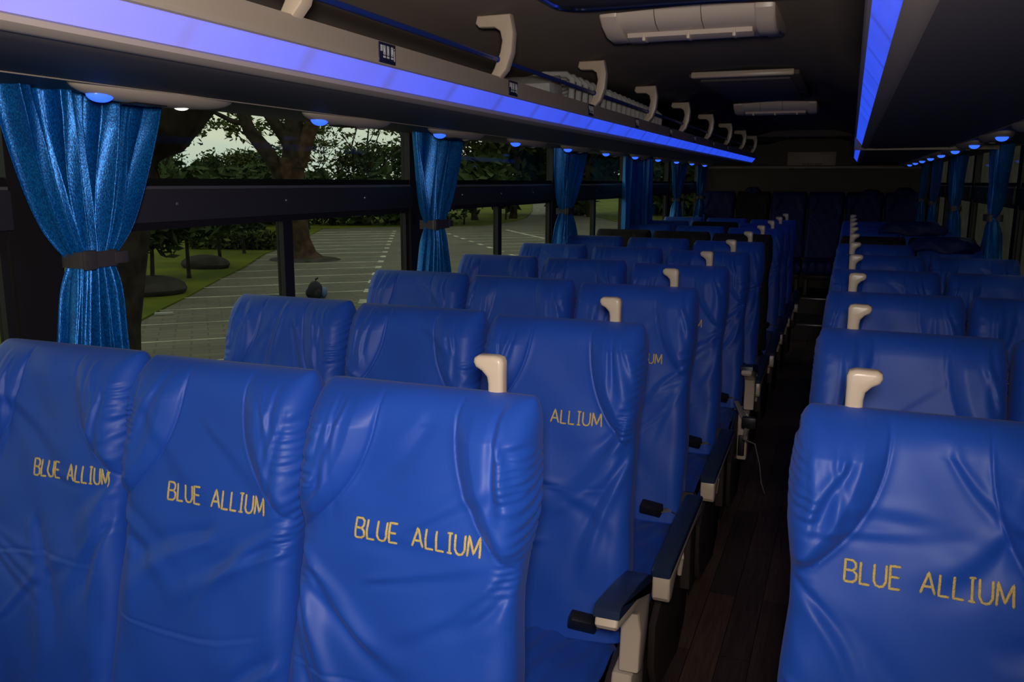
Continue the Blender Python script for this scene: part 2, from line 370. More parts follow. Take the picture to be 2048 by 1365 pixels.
def lamp_pod(parent, x, y, z, sg, L=.46):
    # an oval blister hanging 2 cm under the rack: small blue lamp at the near end, grille, reading lamp
    nU, nV = 28, 10; V = []; Fc = []
    for i in range(nV+1):
        for j in range(nU):
            a = 2*PI*j/nU; e = math.cos(PI/2*i/nV)**.7 if i < nV else 0; d = math.sin(PI/2*i/nV)
            V.append((x+.055*e*math.cos(a), y+L/2-.06+(L/2)*e*math.sin(a), z-.030*d))
    for i in range(nV):
        for j in range(nU): Fc.append((i*nU+j, i*nU+(j+1) % nU, (i+1)*nU+(j+1) % nU, (i+1)*nU+j))
    po = link('lamp_pod', mesh_np('lamp_pod', V, Fc, 'beige'), parent)
    l = MB(); l.ball((x, y+.012, z-.019), .022, .030, .016, 'spot', 18, 10); lo = l.build('lamp_lens', po); lo['label'] = 'small glowing blue lamp lens'
    l = MB(); l.ball((x, y+.235, z-.026), .016, .018, .008, 'lampwhite' if sg < 0 and y < 1.5 else 'beige', 14, 8); l.build('reading_lamp', po)
    l = MB()
    for q in range(6): l.box(x-.022+q*.008, x-.019+q*.008, y+.08, y+.17, z-.0310, z-.0285, 'bkplastic')
    l.build('speaker_grille', po)
def bracket(parent, y, sg):
    # C-shaped cream hanger: foot on the rack lip, bowed toward the aisle, top flange turned to the wall
    def X(d): return XC+sg*d
    out = [(.462, 1.722), (.440, 1.745), (.424, 1.79), (.420, 1.84), (.424, 1.862), (.430, 1.889), (.525, 1.888), (.530, 1.868), (.520, 1.858), (.474, 1.856), (.458, 1.845), (.452, 1.82), (.458, 1.79), (.475, 1.75), (.492, 1.722)]
    m = MB(); m.prism([(X(a), b) for a, b in out], 'y', y-.018, y+.018, 'cream', .006, 3)
    return m.build('bracket', parent, .5)
def rack(side, sg, y0, y1, sy, name='luggage_rack'):
    def X(d): return XC+sg*d
    rt_ = empty(name, (XC+sg*.9, y0, 1.62))
    def reparent(o): o.location = -rt_.location; return o
    b = MB()
    prof = [(.460, 1.725), (.452, 1.690), (.455, 1.684), (.462, 1.681), (.492, 1.644), (.490, 1.634), (.505, 1.627), (.56, 1.624), (.90, 1.629), (.915, 1.634), (1.245, 1.640), (1.245, 1.665), (.62, 1.672), (.475, 1.700), (.470, 1.727)]
    b.prism([(X(a), c) for a, c in prof], 'y', y0, y1, 'rackskin')
    body = reparent(b.build('rack_body', rt_, .5))
    f = MB(); f.prism([(X(a), c) for a, c in [(.460, 1.728), (.450, 1.690), (.453, 1.682), (.458, 1.680), (.464, 1.690), (.470, 1.728)]], 'y', y0, y1-.001, 'fascia', 0); f.prism([(X(a), c) for a, c in [(.488, 1.640), (.486, 1.632), (.500, 1.6255), (.512, 1.6245), (.518, 1.6262), (.505, 1.6268), (.491, 1.634), (.4925, 1.6435)]], 'y', y0, y1-.001, 'fascia')
    f.prism([(X(a), c) for a, c in [(.896, 1.6285), (.897, 1.6265), (.903, 1.6265), (.904, 1.629)]], 'y', y0, y1-.001, 'fascia')
    reparent(f.build('fascia', rt_, .5))
    s = MB(); s.prism([(X(a), c) for a, c in [(.4585, 1.6815), (.4885, 1.6425), (.4925, 1.6450), (.4630, 1.6840)]], 'y', y0, min(y1, sy), 'led')
    so = reparent(s.build('light_strip', rt_)); so['label'] = 'glowing blue translucent light strip'
    for k in range(11):
        yy = 1.32+.762*k
        if y0-.3 < yy < y1: reparent_children(lamp_pod(rt_, XC+sg*.95, yy, 1.634, sg), rt_)
    return rt_
def reparent_children(_, rt_):
    for ch in rt_.children:
        if ch.name.startswith(('lamp_pod', 'bracket', 'seat_number_sign', 'rail')): ch.location = -rt_.location
RL = rack('left', -1, -.9, 9.0, 9.0)
for k, yy in enumerate([.37, 1.305, 2.24, 3.185, 4.09, 4.98, 5.89, 6.84, 7.80, 8.72]): bracket(RL, yy, -1)
for k, yy in enumerate([1.565, 2.272, 3.05, 3.78, 4.55, 5.3, 6.06, 6.8]): seat_sign(RL, -.9015, yy, 1.704, -1)
m = MB()
prs = [.37, 1.305, 2.24, 3.185, 4.09, 4.98, 5.89, 6.84, 7.80, 8.72]
for a, b_ in zip(prs[:-1], prs[1:]): m.tube([(XC-.463, a-.03, 1.772), (XC-.463, b_-.022, 1.772)], .0065, 'rail', 10); m.ball((XC-.4625, b_-.024, 1.772), .009, .006, .009, 'rail', 10, 6)
m.build('rail', RL); reparent_children(None, RL)
tag(RL, 'long left overhead luggage rack with cream C-shaped brackets, blue rail and glowing strip', 'luggage rack')
RR = rack('right', 1, -.9, 4.95, 4.95)
tag(RR, 'dark right overhead luggage rack with glowing blue strip, ending in a curved lip', 'luggage rack')
RR2 = rack('right', 1, 5.02, 9.0, 9.0)
tag(RR2, 'far right overhead rack section with a short piece of blue strip behind the curved lip', 'luggage rack')
# curved beige end lip of the near right rack
pts = []
for i in range(9):
    a = PI/2*i/8; pts.append((XC+.452+.09*(1-math.cos(a)), 4.93+.055*math.sin(a)))
pts += [(XC+.9, 4.985), (XC+1.2, 4.985)]
V = []; Fc = []
for x_, y_ in pts:
    for dz, dy in ((1.728, 0), (1.728, .012), (1.618, .012), (1.618, 0)): V.append((x_, y_+dy, dz))
for i in range(len(pts)-1):
    for j in range(4): Fc.append((4*i+j, 4*i+(j+1) % 4, 4*i+4+(j+1) % 4, 4*i+4+j))
Fc += [(0, 1, 2, 3), tuple(4*(len(pts)-1)+q for q in (3, 2, 1, 0))]
eo = link('end_lip', mesh_np('end_lip', V, Fc, 'fascia', False), RR); eo.location = -RR.location

# items on the left rack: pleated white bundle and a printed carton
bd = MB()
for k in range(19):
    yy = 3.10+k*.088; zt = 1.838-.0010*k
    bd.tube([(-1.01, yy, 1.700), (-.985, yy+.006, 1.735), (-.985, yy+.02, zt-.02), (-1.01, yy+.03, zt), (-1.10, yy+.035, zt+.004), (-1.2, yy+.035, zt-.02), (-1.25, yy+.03, 1.72)], .0085, 'white', 8, 1.4)
bd.box(-1.24, -1.025, 3.12, 4.72, 1.695, 1.765, 'bkplastic', .01)
tag(bd.build('pleated_bundle'), 'pale ribbed bundle lying along the left luggage rack behind the third bracket', 'bundle')
cb = MB(); cb.prism([(2.92, 1.688), (2.91, 1.785), (2.96, 1.815), (3.04, 1.825), (3.075, 1.688)], 'x', -1.22, -1.0, 'white', .008)
cbo = cb.build('printed_bag'); tag(cbo, 'white bag with orange print lying on the left luggage rack before the ribbed bundle', 'bag')
q = MB(); q.box(-1.0005, -.9985, 2.99, 3.04, 1.72, 1.745, 'orange'); q.box(-1.0005, -.9985, 2.96, 3.03, 1.79, 1.80, 'orange'); q.build('print', cbo)

# ------------------------------------------------------------------ ceiling equipment
def ac_unit(y, label, x0=-.742, x1=-.232):
    r = empty('air_conditioner_outlet', (XC, y, 1.96)); r_loc = r.location
    zt = 1.955; b = MB()
    prof = [(y, zt), (y+.005, 1.935), (y+.03, 1.912), (y+.075, 1.898), (y+.14, 1.893), (y+.30, 1.9), (y+.42, 1.92), (y+.50, zt)]
    b.prism(prof, 'x', x0+.055, x1-.055, 'outlet', 0)
    ends = [(y-.006, zt+.004), (y-.001, 1.932), (y+.03, 1.906), (y+.09, 1.884), (y+.17, 1.880), (y+.20, 1.892), (y+.42, 1.915), (y+.50, zt+.004)]
    o = b.build('housing', r); o.location = -r_loc
    for xa, xb in ((x0, x0+.06), (x1-.06, x1)):
        e = MB(); e.prism(ends, 'x', xa, xb, 'outlet', .012, 3); e.build('end_cap', r, .5).location = -r_loc
    f = MB(); f.prism([(y+.085, 1.8965), (y+.09, 1.884), (y+.13, 1.876), (y+.175, 1.882), (y+.175, 1.893)], 'x', x0+.068, x1-.068, 'outlet', .003); f.build('flap', r).location = -r_loc
    for q in (.14, .5, .86):
        xx = x0+.068+(x1-x0-.136)*q; c = MB(); c.box(xx-.005, xx+.005, y+.083, y+.135, 1.872, 1.894, 'outlet', .003); c.build('clip', r).location = -r_loc
    for q in (.28, .62):
        s = MB(); xx = x0+.055+(x1-x0-.11)*q; s.prism([(y-.0012, zt-.002), (y+.0038, 1.9345), (y+.0295, 1.911), (y+.08, 1.8965), (y+.08, 1.9), (y+.03, 1.915), (y+.005, zt)], 'x', xx-.001, xx+.001, 'beige_dim')
        s.build('seam', r).location = -r_loc
    return tag(r, label, 'air conditioner')
ac_unit(2.60, 'large cream air outlet across the ceiling near the camera')
ac_unit(5.78, 'dim cream air outlet further back, behind the ceiling hatch')
def rounded(x0, x1, y0, y1, r, n=6):
    P_ = []
    for cx_, cy_, a0 in ((x1-r, y1-r, 0), (x0+r, y1-r, 90), (x0+r, y0+r, 180), (x1-r, y0+r, 270)):
        for i in range(n+1): a = math.radians(a0+90*i/n); P_.append((cx_+r*math.cos(a), cy_+r*math.sin(a)))
    return P_
h = MB(); h.prism(rounded(-.775, .0, 1.45, 2.37, .07), 'z', 1.915, 1.96, 'rackskin', .006); ho = h.build('ceiling_hatch')
tag(ho, 'grey ceiling hatch with a rounded chrome rim at the top edge of the view', 'ceiling hatch')
P_ = rounded(-.785, .01, 1.44, 2.38, .08); r_ = MB(); r_.tube([(x, y, 1.918) for x, y in P_+P_[:1]], .008, 'chrome', 8); r_.build('chrome_rim', ho)
h = empty('roof_vent', (XC-.02, 4.7, 1.96)); hl = h.location
b = MB(); b.box(-.74, -.25, 4.15, 5.35, 1.925, 1.948, 'ceiling', .005); b.build('frame', h).location = -hl
b = MB(); b.box(-.70, -.29, 4.22, 5.28, 1.912, 1.926, 'rackskin', .008); b.build('lid', h).location = -hl
b = MB(); b.box(-.715, -.265, 4.05, 4.10, 1.912, 1.94, 'cream', .008); b.build('front_bar', h).location = -hl
for xx, yy in ((-.665, 4.32), (-.66, 4.52), (-.655, 4.72), (-.28, 4.75), (-.285, 4.95), (-.29, 5.12)):
    b = MB(); b.ball((xx, yy, 1.93), .012, .012, .010, 'chrome', 12, 8); b.build('knob', h).location = -hl
tag(h, 'roof escape vent with a pale front bar and small bright knobs in the ceiling', 'roof vent')
b = MB(); b.box(-.72, -.18, YB-.03, YB-.001, 1.64, 1.80, 'beige', .01); po = b.build('wall_panel'); tag(po, 'pale rectangular panel with a dark slotted vent on the rear wall', 'panel')
b = MB()
for k in range(8): b.box(-.55+k*.028, -.53+k*.028, YB-.034, YB-.0295, 1.650, 1.668, 'bkplastic')
b.build('vent', po)

# ------------------------------------------------------------------ seats
HW = .193
def seat_w(h):
    h = np.asarray(h, float)
    return HW*np.interp(h, [0, .03, .10, .17, .24, .30, .42, .72, .9], [.985, 1.0, 1.025, 1.025, .985, .975, 1.0, 1.035, 1.035])
def spine(h): return -.155*(h/.74)-.010*np.sin(PI*np.clip(h/.74, 0, 1))
def half_t(h): return np.interp(h, [0, .12, .3, .75], [.046, .050, .052, .062])
class Cover:
    def __init__(s, seed, wing=.018, lean=0, extra=(), calm=1.0):
        r = np.random.RandomState(seed); s.r = r; s.wing = wing; s.F = []; s.calm = calm
        for sd in (-1, 1):
            for k in range(4):     # folds pulled from the waist corner
                a = r.uniform(.55, 1.45); L = r.uniform(.12, .34)
                s.F.append((sd*.185, .26+r.uniform(-.02, .04), sd*(.185-L*math.cos(a)), .26+L*math.sin(a), r.uniform(.008, .020), r.uniform(.002, .0055)*r.choice([1, -1, 1])))
            for k in range(3):     # pulls in the wing
                x = sd*r.uniform(.10, .17); s.F.append((x, r.uniform(.02, .08), x+sd*r.uniform(-.02, .05), r.uniform(.15, .25), r.uniform(.006, .011), r.uniform(.002, .0045)*r.choice([1, -1])))
        for k in range(4):
            x, hh, a = r.uniform(-.13, .13), r.uniform(.05, .6), r.uniform(-1, 1); L = r.uniform(.06, .16)
            s.F.append((x-L*math.cos(a), hh-L*math.sin(a), x+L*math.cos(a), hh+L*math.sin(a), r.uniform(.008, .02), r.uniform(.0015, .004)))
        hp = r.uniform(.38, .46); tl = r.uniform(-.02, .02); s.F.append((-.19, hp+tl, .19, hp-tl, .004, -.0016))
        s.F += list(extra)
        s.ph = r.uniform(0, 6.28, 12); s.k = r.uniform(.7, 1.3, 12); s.bot = [r.uniform(.24, .27), r.uniform(.25, .30)]
        s.sx = [r.uniform(.060, .075), r.uniform(.060, .075)]
    def seam(s, h, i): return s.sx[i]+(.190-s.sx[i])*np.clip(h/s.bot[i], 0, 1.2)**2.6
    def disp(s, x, h):
        x = np.asarray(x, float); h = np.asarray(h, float); d = np.zeros(np.broadcast(x, h).shape)
        for i, sd in enumerate((-1, 1)):
            ax = x*sd; q = ax-s.seam(h, i); inside = (ax > 0)
            fade = np.clip(h/.06, 0, 1)*np.clip((s.bot[i]+.01-h)/.05, 0, 1)
            g = 1/(1+np.exp(-q/.006)); puff = s.wing*g*np.clip(q/.05+.35, 0, 1)*fade
            d += np.where(inside, puff*1.35-.0045*np.exp(-(q/.0026)**2)*(h < s.bot[i]+.01), 0)
            edge = np.clip((ax-.150)/.03, 0, 1)*np.clip((.34-h)/.05, 0, 1)*np.clip(h/.015, 0, 1)
            d += np.where(inside, .0022*edge*np.clip(.5+np.sin(h*27+s.ph[i+4])+.6*np.sin(h*61+s.ph[i+6]), 0, 1.6)*(np.sin(h*330*s.k[i]+6*np.sin(h*41+s.ph[i]))+.6*np.sin(h*190+x*120+s.ph[i+2])), 0)
        for (x0, h0, x1, h1, w, a) in s.F:
            dx, dh = x1-x0, h1-h0; L2 = dx*dx+dh*dh; t = np.clip(((x-x0)*dx+(h-h0)*dh)/L2, 0, 1)
            L = math.sqrt(L2); bend = .10*L*np.sin(t*PI)*math.sin(x0*300+h0*90)
            sdst = ((x-x0)*(-dh)+(h-h0)*dx)/L-bend; over = np.hypot(x-(x0+t*dx), h-(h0+t*dh)); over = np.sqrt(np.maximum(over**2-(sdst+bend)**2, 0))
            w_ = w*(.6+.8*t); tp = np.exp(-(over/.02)**2)*np.clip((1-t)*2.2, 0, 1)
            d += s.calm*a*tp*(np.exp(-(sdst/w_)**2)-.7*np.exp(-((sdst-1.5*w_)/w_)**2))
        p, k = s.ph, s.k
        d += .0022*np.sin(x*22*k[4]+h*13+p[4])*np.sin(h*17*k[5]+p[5])+.0012*np.sin(x*47*k[6]-h*31+p[6])
        d += .004*np.clip((h-.35)/.3, 0, 1)*np.sin(x*30*k[8]+h*6+p[8])
        return d*np.clip(h/.02, 0.15, 1)
    def front(s, x, h):
        c = np.sqrt(np.clip(1-(np.clip(.045-h, 0, .045)/.045)**2, 0, 1))
        return spine(h)-half_t(h)*c-s.disp(x, h)
def ring_param(n_front, n_side, n_back):
    """unit rounded-rect walk: list of (kind,u)"""
    return n_front, n_side, n_back
def cover_mesh(cv, material='satin', nf=84, nh=150, H=.735):
    hs = np.concatenate([np.array([0, .0015, .005, .011, .019, .030, .045]), np.linspace(.05, H, nh)])
    ns, nb = 12, 22; rows = []
    for h in hs:
        c = math.sqrt(max(0, 1-(max(0, .045-h)/.045)**2)); w = float(seat_w(h))-.014*(1-c); t = float(half_t(h))*max(c, .02); r = min(.042, t*.96)
        z = -h; yc = float(spine(h))
        # front face, with front corners included
        xf = np.linspace(-1, 1, nf)*(w-r)
        pf = np.stack([xf, np.full(nf, -t)], 1)
        a = np.linspace(0, PI/2, ns+2)[1:-1]
        c1 = np.stack([(w-r)+r*np.sin(a), -t+r-r*np.cos(a)], 1)          # front right corner
        sd = np.array([[w, -t+r], [w, 0], [w, t-r]])
        c2 = np.stack([(w-r)+r*np.cos(a), (t-r)+r*np.sin(a)], 1)
        bk = np.stack([np.linspace(w-r, -(w-r), nb), np.full(nb, t)], 1)
        c3 = c2[::-1]*[-1, 1]; sd2 = sd[::-1]*[-1, 1]; c4 = c1[::-1]*[-1, 1]
        R_ = np.concatenate([pf, c1, sd, c2, bk, c3, sd2, c4]); wt = np.zeros(len(R_)); wt[:nf] = 1
        wt[nf:nf+ns] = np.cos(a); wt[-ns:] = np.cos(a)[::-1]
        d = cv.disp(R_[:, 0], np.full(len(R_), h))
        P3 = np.stack([R_[:, 0], yc+R_[:, 1]-d*wt, np.full(len(R_), z)], 1)
        # side puckers on the head end
        sw = 1-wt; sg = np.sign(R_[:, 0]); near = (np.abs(R_[:, 0]) > w-r)
        pk = .0022*np.sin(h*330+R_[:, 1]*120+2.5*math.sin(h*37+cv.ph[8])+cv.ph[9])*max(0, min(1, (.33-h)/.08))*min(1, h/.02)*max(0, .35+math.sin(h*19+cv.ph[7]))+.004*math.sin(h*23+cv.ph[10])*min(1, h/.1)*.5
        P3[:, 0] += sg*near*sw*pk
        rows.append(P3)
    V = np.concatenate(rows); n = len(rows[0]); Fc = []
    for i in range(len(hs)-1):
        for j in range(n): Fc.append((i*n+j, (i+1)*n+j, (i+1)*n+(j+1) % n, i*n+(j+1) % n))
    Fc.append(tuple(range(n))); L = (len(hs)-1)*n; Fc.append(tuple(L+j for j in range(n))[::-1])
    return mesh_np('cover', V, Fc, material)
# embroidery: letters as polylines in a 0..w x 0..1 cell
LET = {'B': (.62, [[(0, 0), (0, 1), (.38, 1), (.54, .88), (.54, .66), (.40, .53), (0, .53)], [(.40, .53), (.60, .40), (.60, .14), (.42, 0), (0, 0)]]),
 'L': (.52, [[(0, 1), (0, 0), (.5, 0)]]),
 'U': (.62, [[(0, 1), (0, .25), (.12, .05), (.30, 0), (.48, .05), (.60, .25), (.60, 1)]]),
 'E': (.55, [[(.52, 1), (0, 1), (0, 0), (.54, 0)], [(0, .52), (.46, .52)]]),
 'A': (.72, [[(0, 0), (.35, 1), (.70, 0)], [(.12, .34), (.58, .34)]]),
 'I': (.34, [[(.17, 0), (.17, 1)], [(0, 1), (.34, 1)], [(0, 0), (.34, 0)]]),
 'M': (.80, [[(0, 0), (.04, 1), (.38, .15), (.72, 1), (.78, 0)]]), ' ': (.62, [])}
def lettering_mesh(cv, xoff, hc=.223, height=.031, wtot=.212, word=0):
    txt = 'BLUE ALLIUM'; gap = .17; tot = sum(LET[c][0]+gap for c in txt)-gap; sx = wtot/tot; V = []; Fc = []
    x = xoff-wtot/2
    wi = 0
    for ch in txt:
        wd, strokes = LET[ch]
        if ch == ' ': wi = 1
        if wi != word: strokes = []
        for st in strokes:
            P2 = []
            for (a0, b0), (a1, b1) in zip(st[:-1], st[1:]):
                L = math.hypot((a1-a0)*sx, (b1-b0)*height); k = max(2, int(L/.0025))
                for i in range(k): P2.append((x+(a0+(a1-a0)*i/k)*sx, hc+height/2-(b0+(b1-b0)*i/k)*height))
            P2.append((x+st[-1][0]*sx, hc+height/2-st[-1][1]*height)); P2 = np.array(P2)
            n8 = 8; base = len(V); tn = np.gradient(P2, axis=0); tn /= np.linalg.norm(tn, axis=1)[:, None]+1e-9
            for i, (px, ph) in enumerate(P2):
                nx, nh = -tn[i, 1], tn[i, 0]; e = .75 if i in (0, len(P2)-1) else 1
                for j in range(n8):
                    a = 2*PI*j/n8; o = .0021*e*math.cos(a); qx, qh = px+nx*o, ph+nh*o
                    yf = float(cv.front(qx, qh)); V.append((qx, yf-.0002-.0013*max(-.2, math.sin(a))*e, -qh))
            m_ = len(P2)
            for i in range(m_-1):
                for j in range(n8): Fc.append((base+i*n8+j, base+i*n8+(j+1) % n8, base+(i+1)*n8+(j+1) % n8, base+(i+1)*n8+j))
            Fc.append(tuple(base+j for j in range(n8))[::-1]); Fc.append(tuple(base+(m_-1)*n8+j for j in range(n8)))
        x += (wd+gap)*sx
    return mesh_np('lettering', V, Fc, 'thread')
def cushion_mesh(seed, material='satin'):
    r = np.random.RandomState(seed); ph = r.uniform(0, 6, 8); n, m = 40, 44; V = []; Fc = []
    # closed soft slab: x half .192, y -.60..-.15, z .20..0.37 (absolute, relative to ZTOP)
    sec = []                                     # (y, z) outline from underside front, round the nose, top, back
    for t in np.linspace(0, 1, m):
        if t < .3: a = t/.3; sec.append((-.40-.19*a, .20+.015*a))
        elif t < .55: a = (t-.3)/.25*PI; sec.append((-.59-.035*math.sin(a), .285-.07*math.cos(a)))
        else: a = (t-.55)/.45; sec.append((-.59+.46*a, .355+.012*math.sin(a*PI)-.012*a+.02*a))
    for i, (yy, zz) in enumerate(sec):
        for j in range(n+1):
            u = -1+2*j/n; e = (1-abs(u)**7)**.5 if abs(u) < 1 else 0
            bulge = .012*math.cos(u*PI/2)+.004*math.sin(u*9+yy*14+ph[0])+.003*math.sin(u*21-yy*33+ph[1])+.004*math.sin(yy*40+ph[2])*abs(u)**3
            nz_ = 1 if zz > .29 else 0
            zc = .285; V.append((u*.192, yy-(.006*math.sin(u*14+ph[3]) if i < .55*m else 0), (zc+(zz-zc)*(.55+.45*e)+bulge*nz_)-ZTOP))
    for i in range(m-1):
        for j in range(n): Fc.append((i*(n+1)+j, i*(n+1)+j+1, (i+1)*(n+1)+j+1, (i+1)*(n+1)+j))
    base = len(V)
    for j0 in (0, n):
        Fc.append(tuple(i*(n+1)+j0 for i in range(m)))
    Fc.append(tuple((m-1)*(n+1)+j for j in range(n+1))+tuple(j for j in range(n, -1, -1)))
    return mesh_np('seat_cushion', V, Fc, material)
def handle(parent, sg):
    """sg=+1: knob points to +x.  Stem behind the top edge of the cover."""
    out = [(-.013, -.06), (-.013, .030), (-.0135, .048), (-.010, .056), (.0, .059), (.030, .0585), (.0375, .054), (.039, .046), (.035, .038), (.024, .032), (.0155, .023), (.0135, .012), (.013, -.06)]
    m = MB(); m.prism([(sg*a, b) for a, b in out], 'y', -.014, .016, 'cream', .0085, 4)
    return m.build('grab_handle', parent, .9)
def armrest(parent, sgx, lifted=0):
    """aisle armrest; pivots at the back; local x = 0 at arm centre"""
    a = empty('armrest', (0, 0, 0)); a.parent = parent
    if lifted:
        b = MB(); b.prism([(-.29, -.002), (-.293, -.016), (-.285, -.024), (-.15, -.028), (-.085, -.05), (-.055, -.10), (-.05, -.185), (-.005, -.19), (.022, -.10), (.022, 0)], 'x', -.0225, .0225, 'cream', .006, 3)
        bo = b.build('arm_body', a, .6); bo['label'] = 'cream plastic arched arm body'
        p = MB(); p.prism([(-.292, -.002), (-.293, .014), (-.28, .022), (-.13, .026), (-.02, .022), (.022, .006), (.024, -.03), (.021, -.03), (.02, -.004)], 'x', -.0255, .0255, 'pad', .006, 3); po_ = p.build('arm_pad', a, .6); po_['label'] = 'navy glossy arm pad'
        return a
    b = MB(); b.prism([(-.445, -.005), (-.452, -.02), (-.455, -.06), (-.447, -.073), (-.425, -.076), (-.40, -.062), (-.36, -.034), (-.2, -.024), (-.05, -.034), (.02, -.05), (.03, -.02), (.02, 0), (-.2, .004)], 'x', -.0235, .0235, 'cream', .006, 3)
    bo = b.build('arm_body', a, .6); bo['label'] = 'cream plastic arm underside and rounded front'
    p = MB(); p.prism([(-.450, -.004), (-.449, .012), (-.435, .020), (-.2, .024), (-.02, .020), (.02, .008), (.022, -.004)], 'x', -.0255, .0255, 'pad', .006, 3); po_ = p.build('arm_pad', a, .6); po_['label'] = 'navy glossy arm pad'
    return a
def make_seat(name, cv_mesh, let_mesh, cush_mesh, aisle=0, lifted=0, buckle=0, cov_mat='satin'):
    """root at the floor under the top edge; aisle=+1 aisle on +x side, -1 on -x side"""
    r = empty(name, (0, 0, 0)); Z = ZTOP-FL
    c = link('cover', cv_mesh, r); c.location.z = Z
    if let_mesh:
        for w_i, lm_ in enumerate(let_mesh): l = link('lettering', lm_, c); l['label'] = 'gold embroidered word %s' % ['BLUE', 'ALLIUM'][w_i]
    k = link('seat_cushion', cush_mesh, r); k.location.z = Z
    f = MB(); f.box(-.18, .18, -.52, -.20, .28, .335, 'side', .01); f.box(-.17, -.13, -.45, -.25, 0, .285, 'side', .004); f.box(.13, .17, -.45, -.25, 0, .285, 'side', .004); f.box(-.18, .18, -.47, -.23, 0, .02, 'side')
    f.build('frame', r)
    if aisle > 0:
        hn = handle(r, -aisle); hn.location = (aisle*(.20-.0716), .012, Z); hn['label'] = 'cream plastic grab handle'
        s = MB(); x0 = aisle*.206; x1 = aisle*.228
        s.prism([(-.50, .10), (-.56, .20), (-.56, .33), (-.44, .40), (-.30, .47), (-.12, .50), (-.02, .46), (-.02, .30), (-.10, .12), (-.2, .06)], 'x', min(x0, x1), max(x0, x1), 'side', .005)
        sh = s.build('side_shield', r)
        lv = MB(); lv.tube([(aisle*.236, -.27, .36), (aisle*.240, -.28, .42), (aisle*.238, -.26, .47), (aisle*.232, -.24, .48)], [.007, .010, .009, .006], 'cream', 10); lv.build('recline_lever', r)
        pb = MB(); xa, xb = sorted((aisle*.215, aisle*.262)); pb.prism([(-.20, .28), (-.22, .44), (-.21, .57), (-.185, .60), (-.15, .59), (-.13, .52), (-.12, .28)], 'x', xa+.002, xb-.004, 'side', .006, 3)
        if lifted:
            pb.b.free(); pb = MB(); pb.prism([(-.335, .28), (-.345, .46), (-.33, .50), (-.22, .51), (-.20, .46), (-.22, .28)], 'x', aisle*.226, aisle*.272, 'cream', .008, 3); pb.box(aisle*.240, aisle*.258, -.300, -.262, .51, .60, 'bkplastic', .002); pb.box(aisle*.232, aisle*.262, -.352, -.335, .30, .40, 'bkplastic', .004)
        pb.build('arm_bracket', r)
        a = armrest(r, aisle, lifted); a.location = (aisle*.272, -.285, .705)
        if not lifted: a.location.y = -.285; a.location.z = .615; a.rotation_euler = (math.radians(6), 0, 0)
        else: a.rotation_euler = (math.radians(lifted), 0, 0)
    elif aisle:
        hn = handle(r, -aisle); hn.location = (aisle*(.20-.0716), .012, Z); hn['label'] = 'cream plastic grab handle'
    if buckle:
        e = empty('seat_belt', (0, 0, 0)); e.parent = r
        b = MB(); b.box(-.035, .035, -.016, .016, -.020, .020, 'bkplastic', .006); bo = b.build('buckle', e); bo.location = (aisle*.13, -.225, .545); bo.rotation_euler = (.5, .25*aisle, .35*aisle)
        w = MB(); w.tube([(aisle*.16, -.225, .54), (aisle*.185, -.215, .545), (aisle*.20, -.19, .52), (aisle*.205, -.16, .47)], [.014, .017, .018, .016], 'webbing', 8, .12); w.build('strap', e)
    return r

# cover variants
cvs = {}
cvs['A1'] = Cover(11, .014, extra=[(-.17, .30, -.10, .62, .022, .010), (.0, .34, .06, .68, .02, -.006)])
cvs['A2'] = Cover(22, .015, extra=[(.02, .30, -.17, .44, .02, .006), (.17, .50, .03, .68, .02, .008)])
cvs['A3'] = Cover(33, .020, extra=[(-.185, .30, -.02, .62, .018, .011), (-.185, .38, -.07, .70, .014, .008), (-.15, .16, -.185, .25, .014, -.008), (.02, .06, -.09, .16, .02, -.004), (.15, .02, .185, .20, .010, .009)])
cvs['R1'] = Cover(44, .022, extra=[(-.12, .08, -.17, .22, .012, -.007), (.10, .14, -.02, .26, .02, -.005), (.12, .38, .02, .60, .018, -.006), (-.18, .40, .05, .45, .010, .004)])
cvs['B1'] = Cover(55, .012, extra=[(.05, .08, .12, .30, .014, .008), (.0, .03, -.03, .25, .012, .005)])
cvs['B2'] = Cover(66, .014)
cvs['B3'] = Cover(77, .018, extra=[(.18, .22, -.02, .46, .02, .010), (.185, .32, .10, .62, .016, .010)])
cvs['C'] = Cover(88, .014); cvs['D'] = Cover(99, .012); cvs['E'] = Cover(111, .014); cvs['F'] = Cover(123, .016)
LETX = {'A1': .078, 'A2': .030, 'A3': .027, 'R1': -.008, 'B1': .04, 'B2': .0, 'B3': .002, 'C': .0, 'D': .01, 'E': .005, 'F': 0}
cvs['A1'].bot[1] = .225
MESH = {}
for k_, cv in cvs.items():
    big = k_ in ('A1', 'A2', 'A3', 'R1', 'B1', 'B2', 'B3')
    MESH[k_] = (cover_mesh(cv, 'satin', 150 if big else 64, 250 if big else 110), [lettering_mesh(cv, LETX[k_], wtot={'A1': .188, 'B3': .226}.get(k_, .212), word=w_) for w_ in (0, 1)])
pat_cover = cover_mesh(Cover(5, .012, calm=.3), 'pattern', 40, 60); cush = [cushion_mesh(s) for s in (1, 2)]; pat_cush = cushion_mesh(3, 'pattern')
T = {}
T['plain'] = make_seat('bus_seat', *MESH['C'], cush[0])
T['L'] = make_seat('bus_seat', *MESH['D'], cush[0], 1, 0, 1)
T['Lup'] = make_seat('bus_seat', *MESH['B3'], cush[1], 1, -11, 1)
T['R'] = make_seat('bus_seat', *MESH['E'], cush[0], -1, 0, 1)
shaded_cover = cover_mesh(Cover(17, .012, calm=.5), 'satin_shaded', 50, 80); T['bench'] = make_seat('bus_seat', shaded_cover, None, cushion_mesh(6, 'satin_shaded'))  # rear bench covers: dimness of the back painted into the fabric
T['patL'] = make_seat('bus_seat', pat_cover, None, pat_cush, 1, 0, 0)
T['patR'] = make_seat('bus_seat', pat_cover, None, pat_cush, -1, 0, 0)
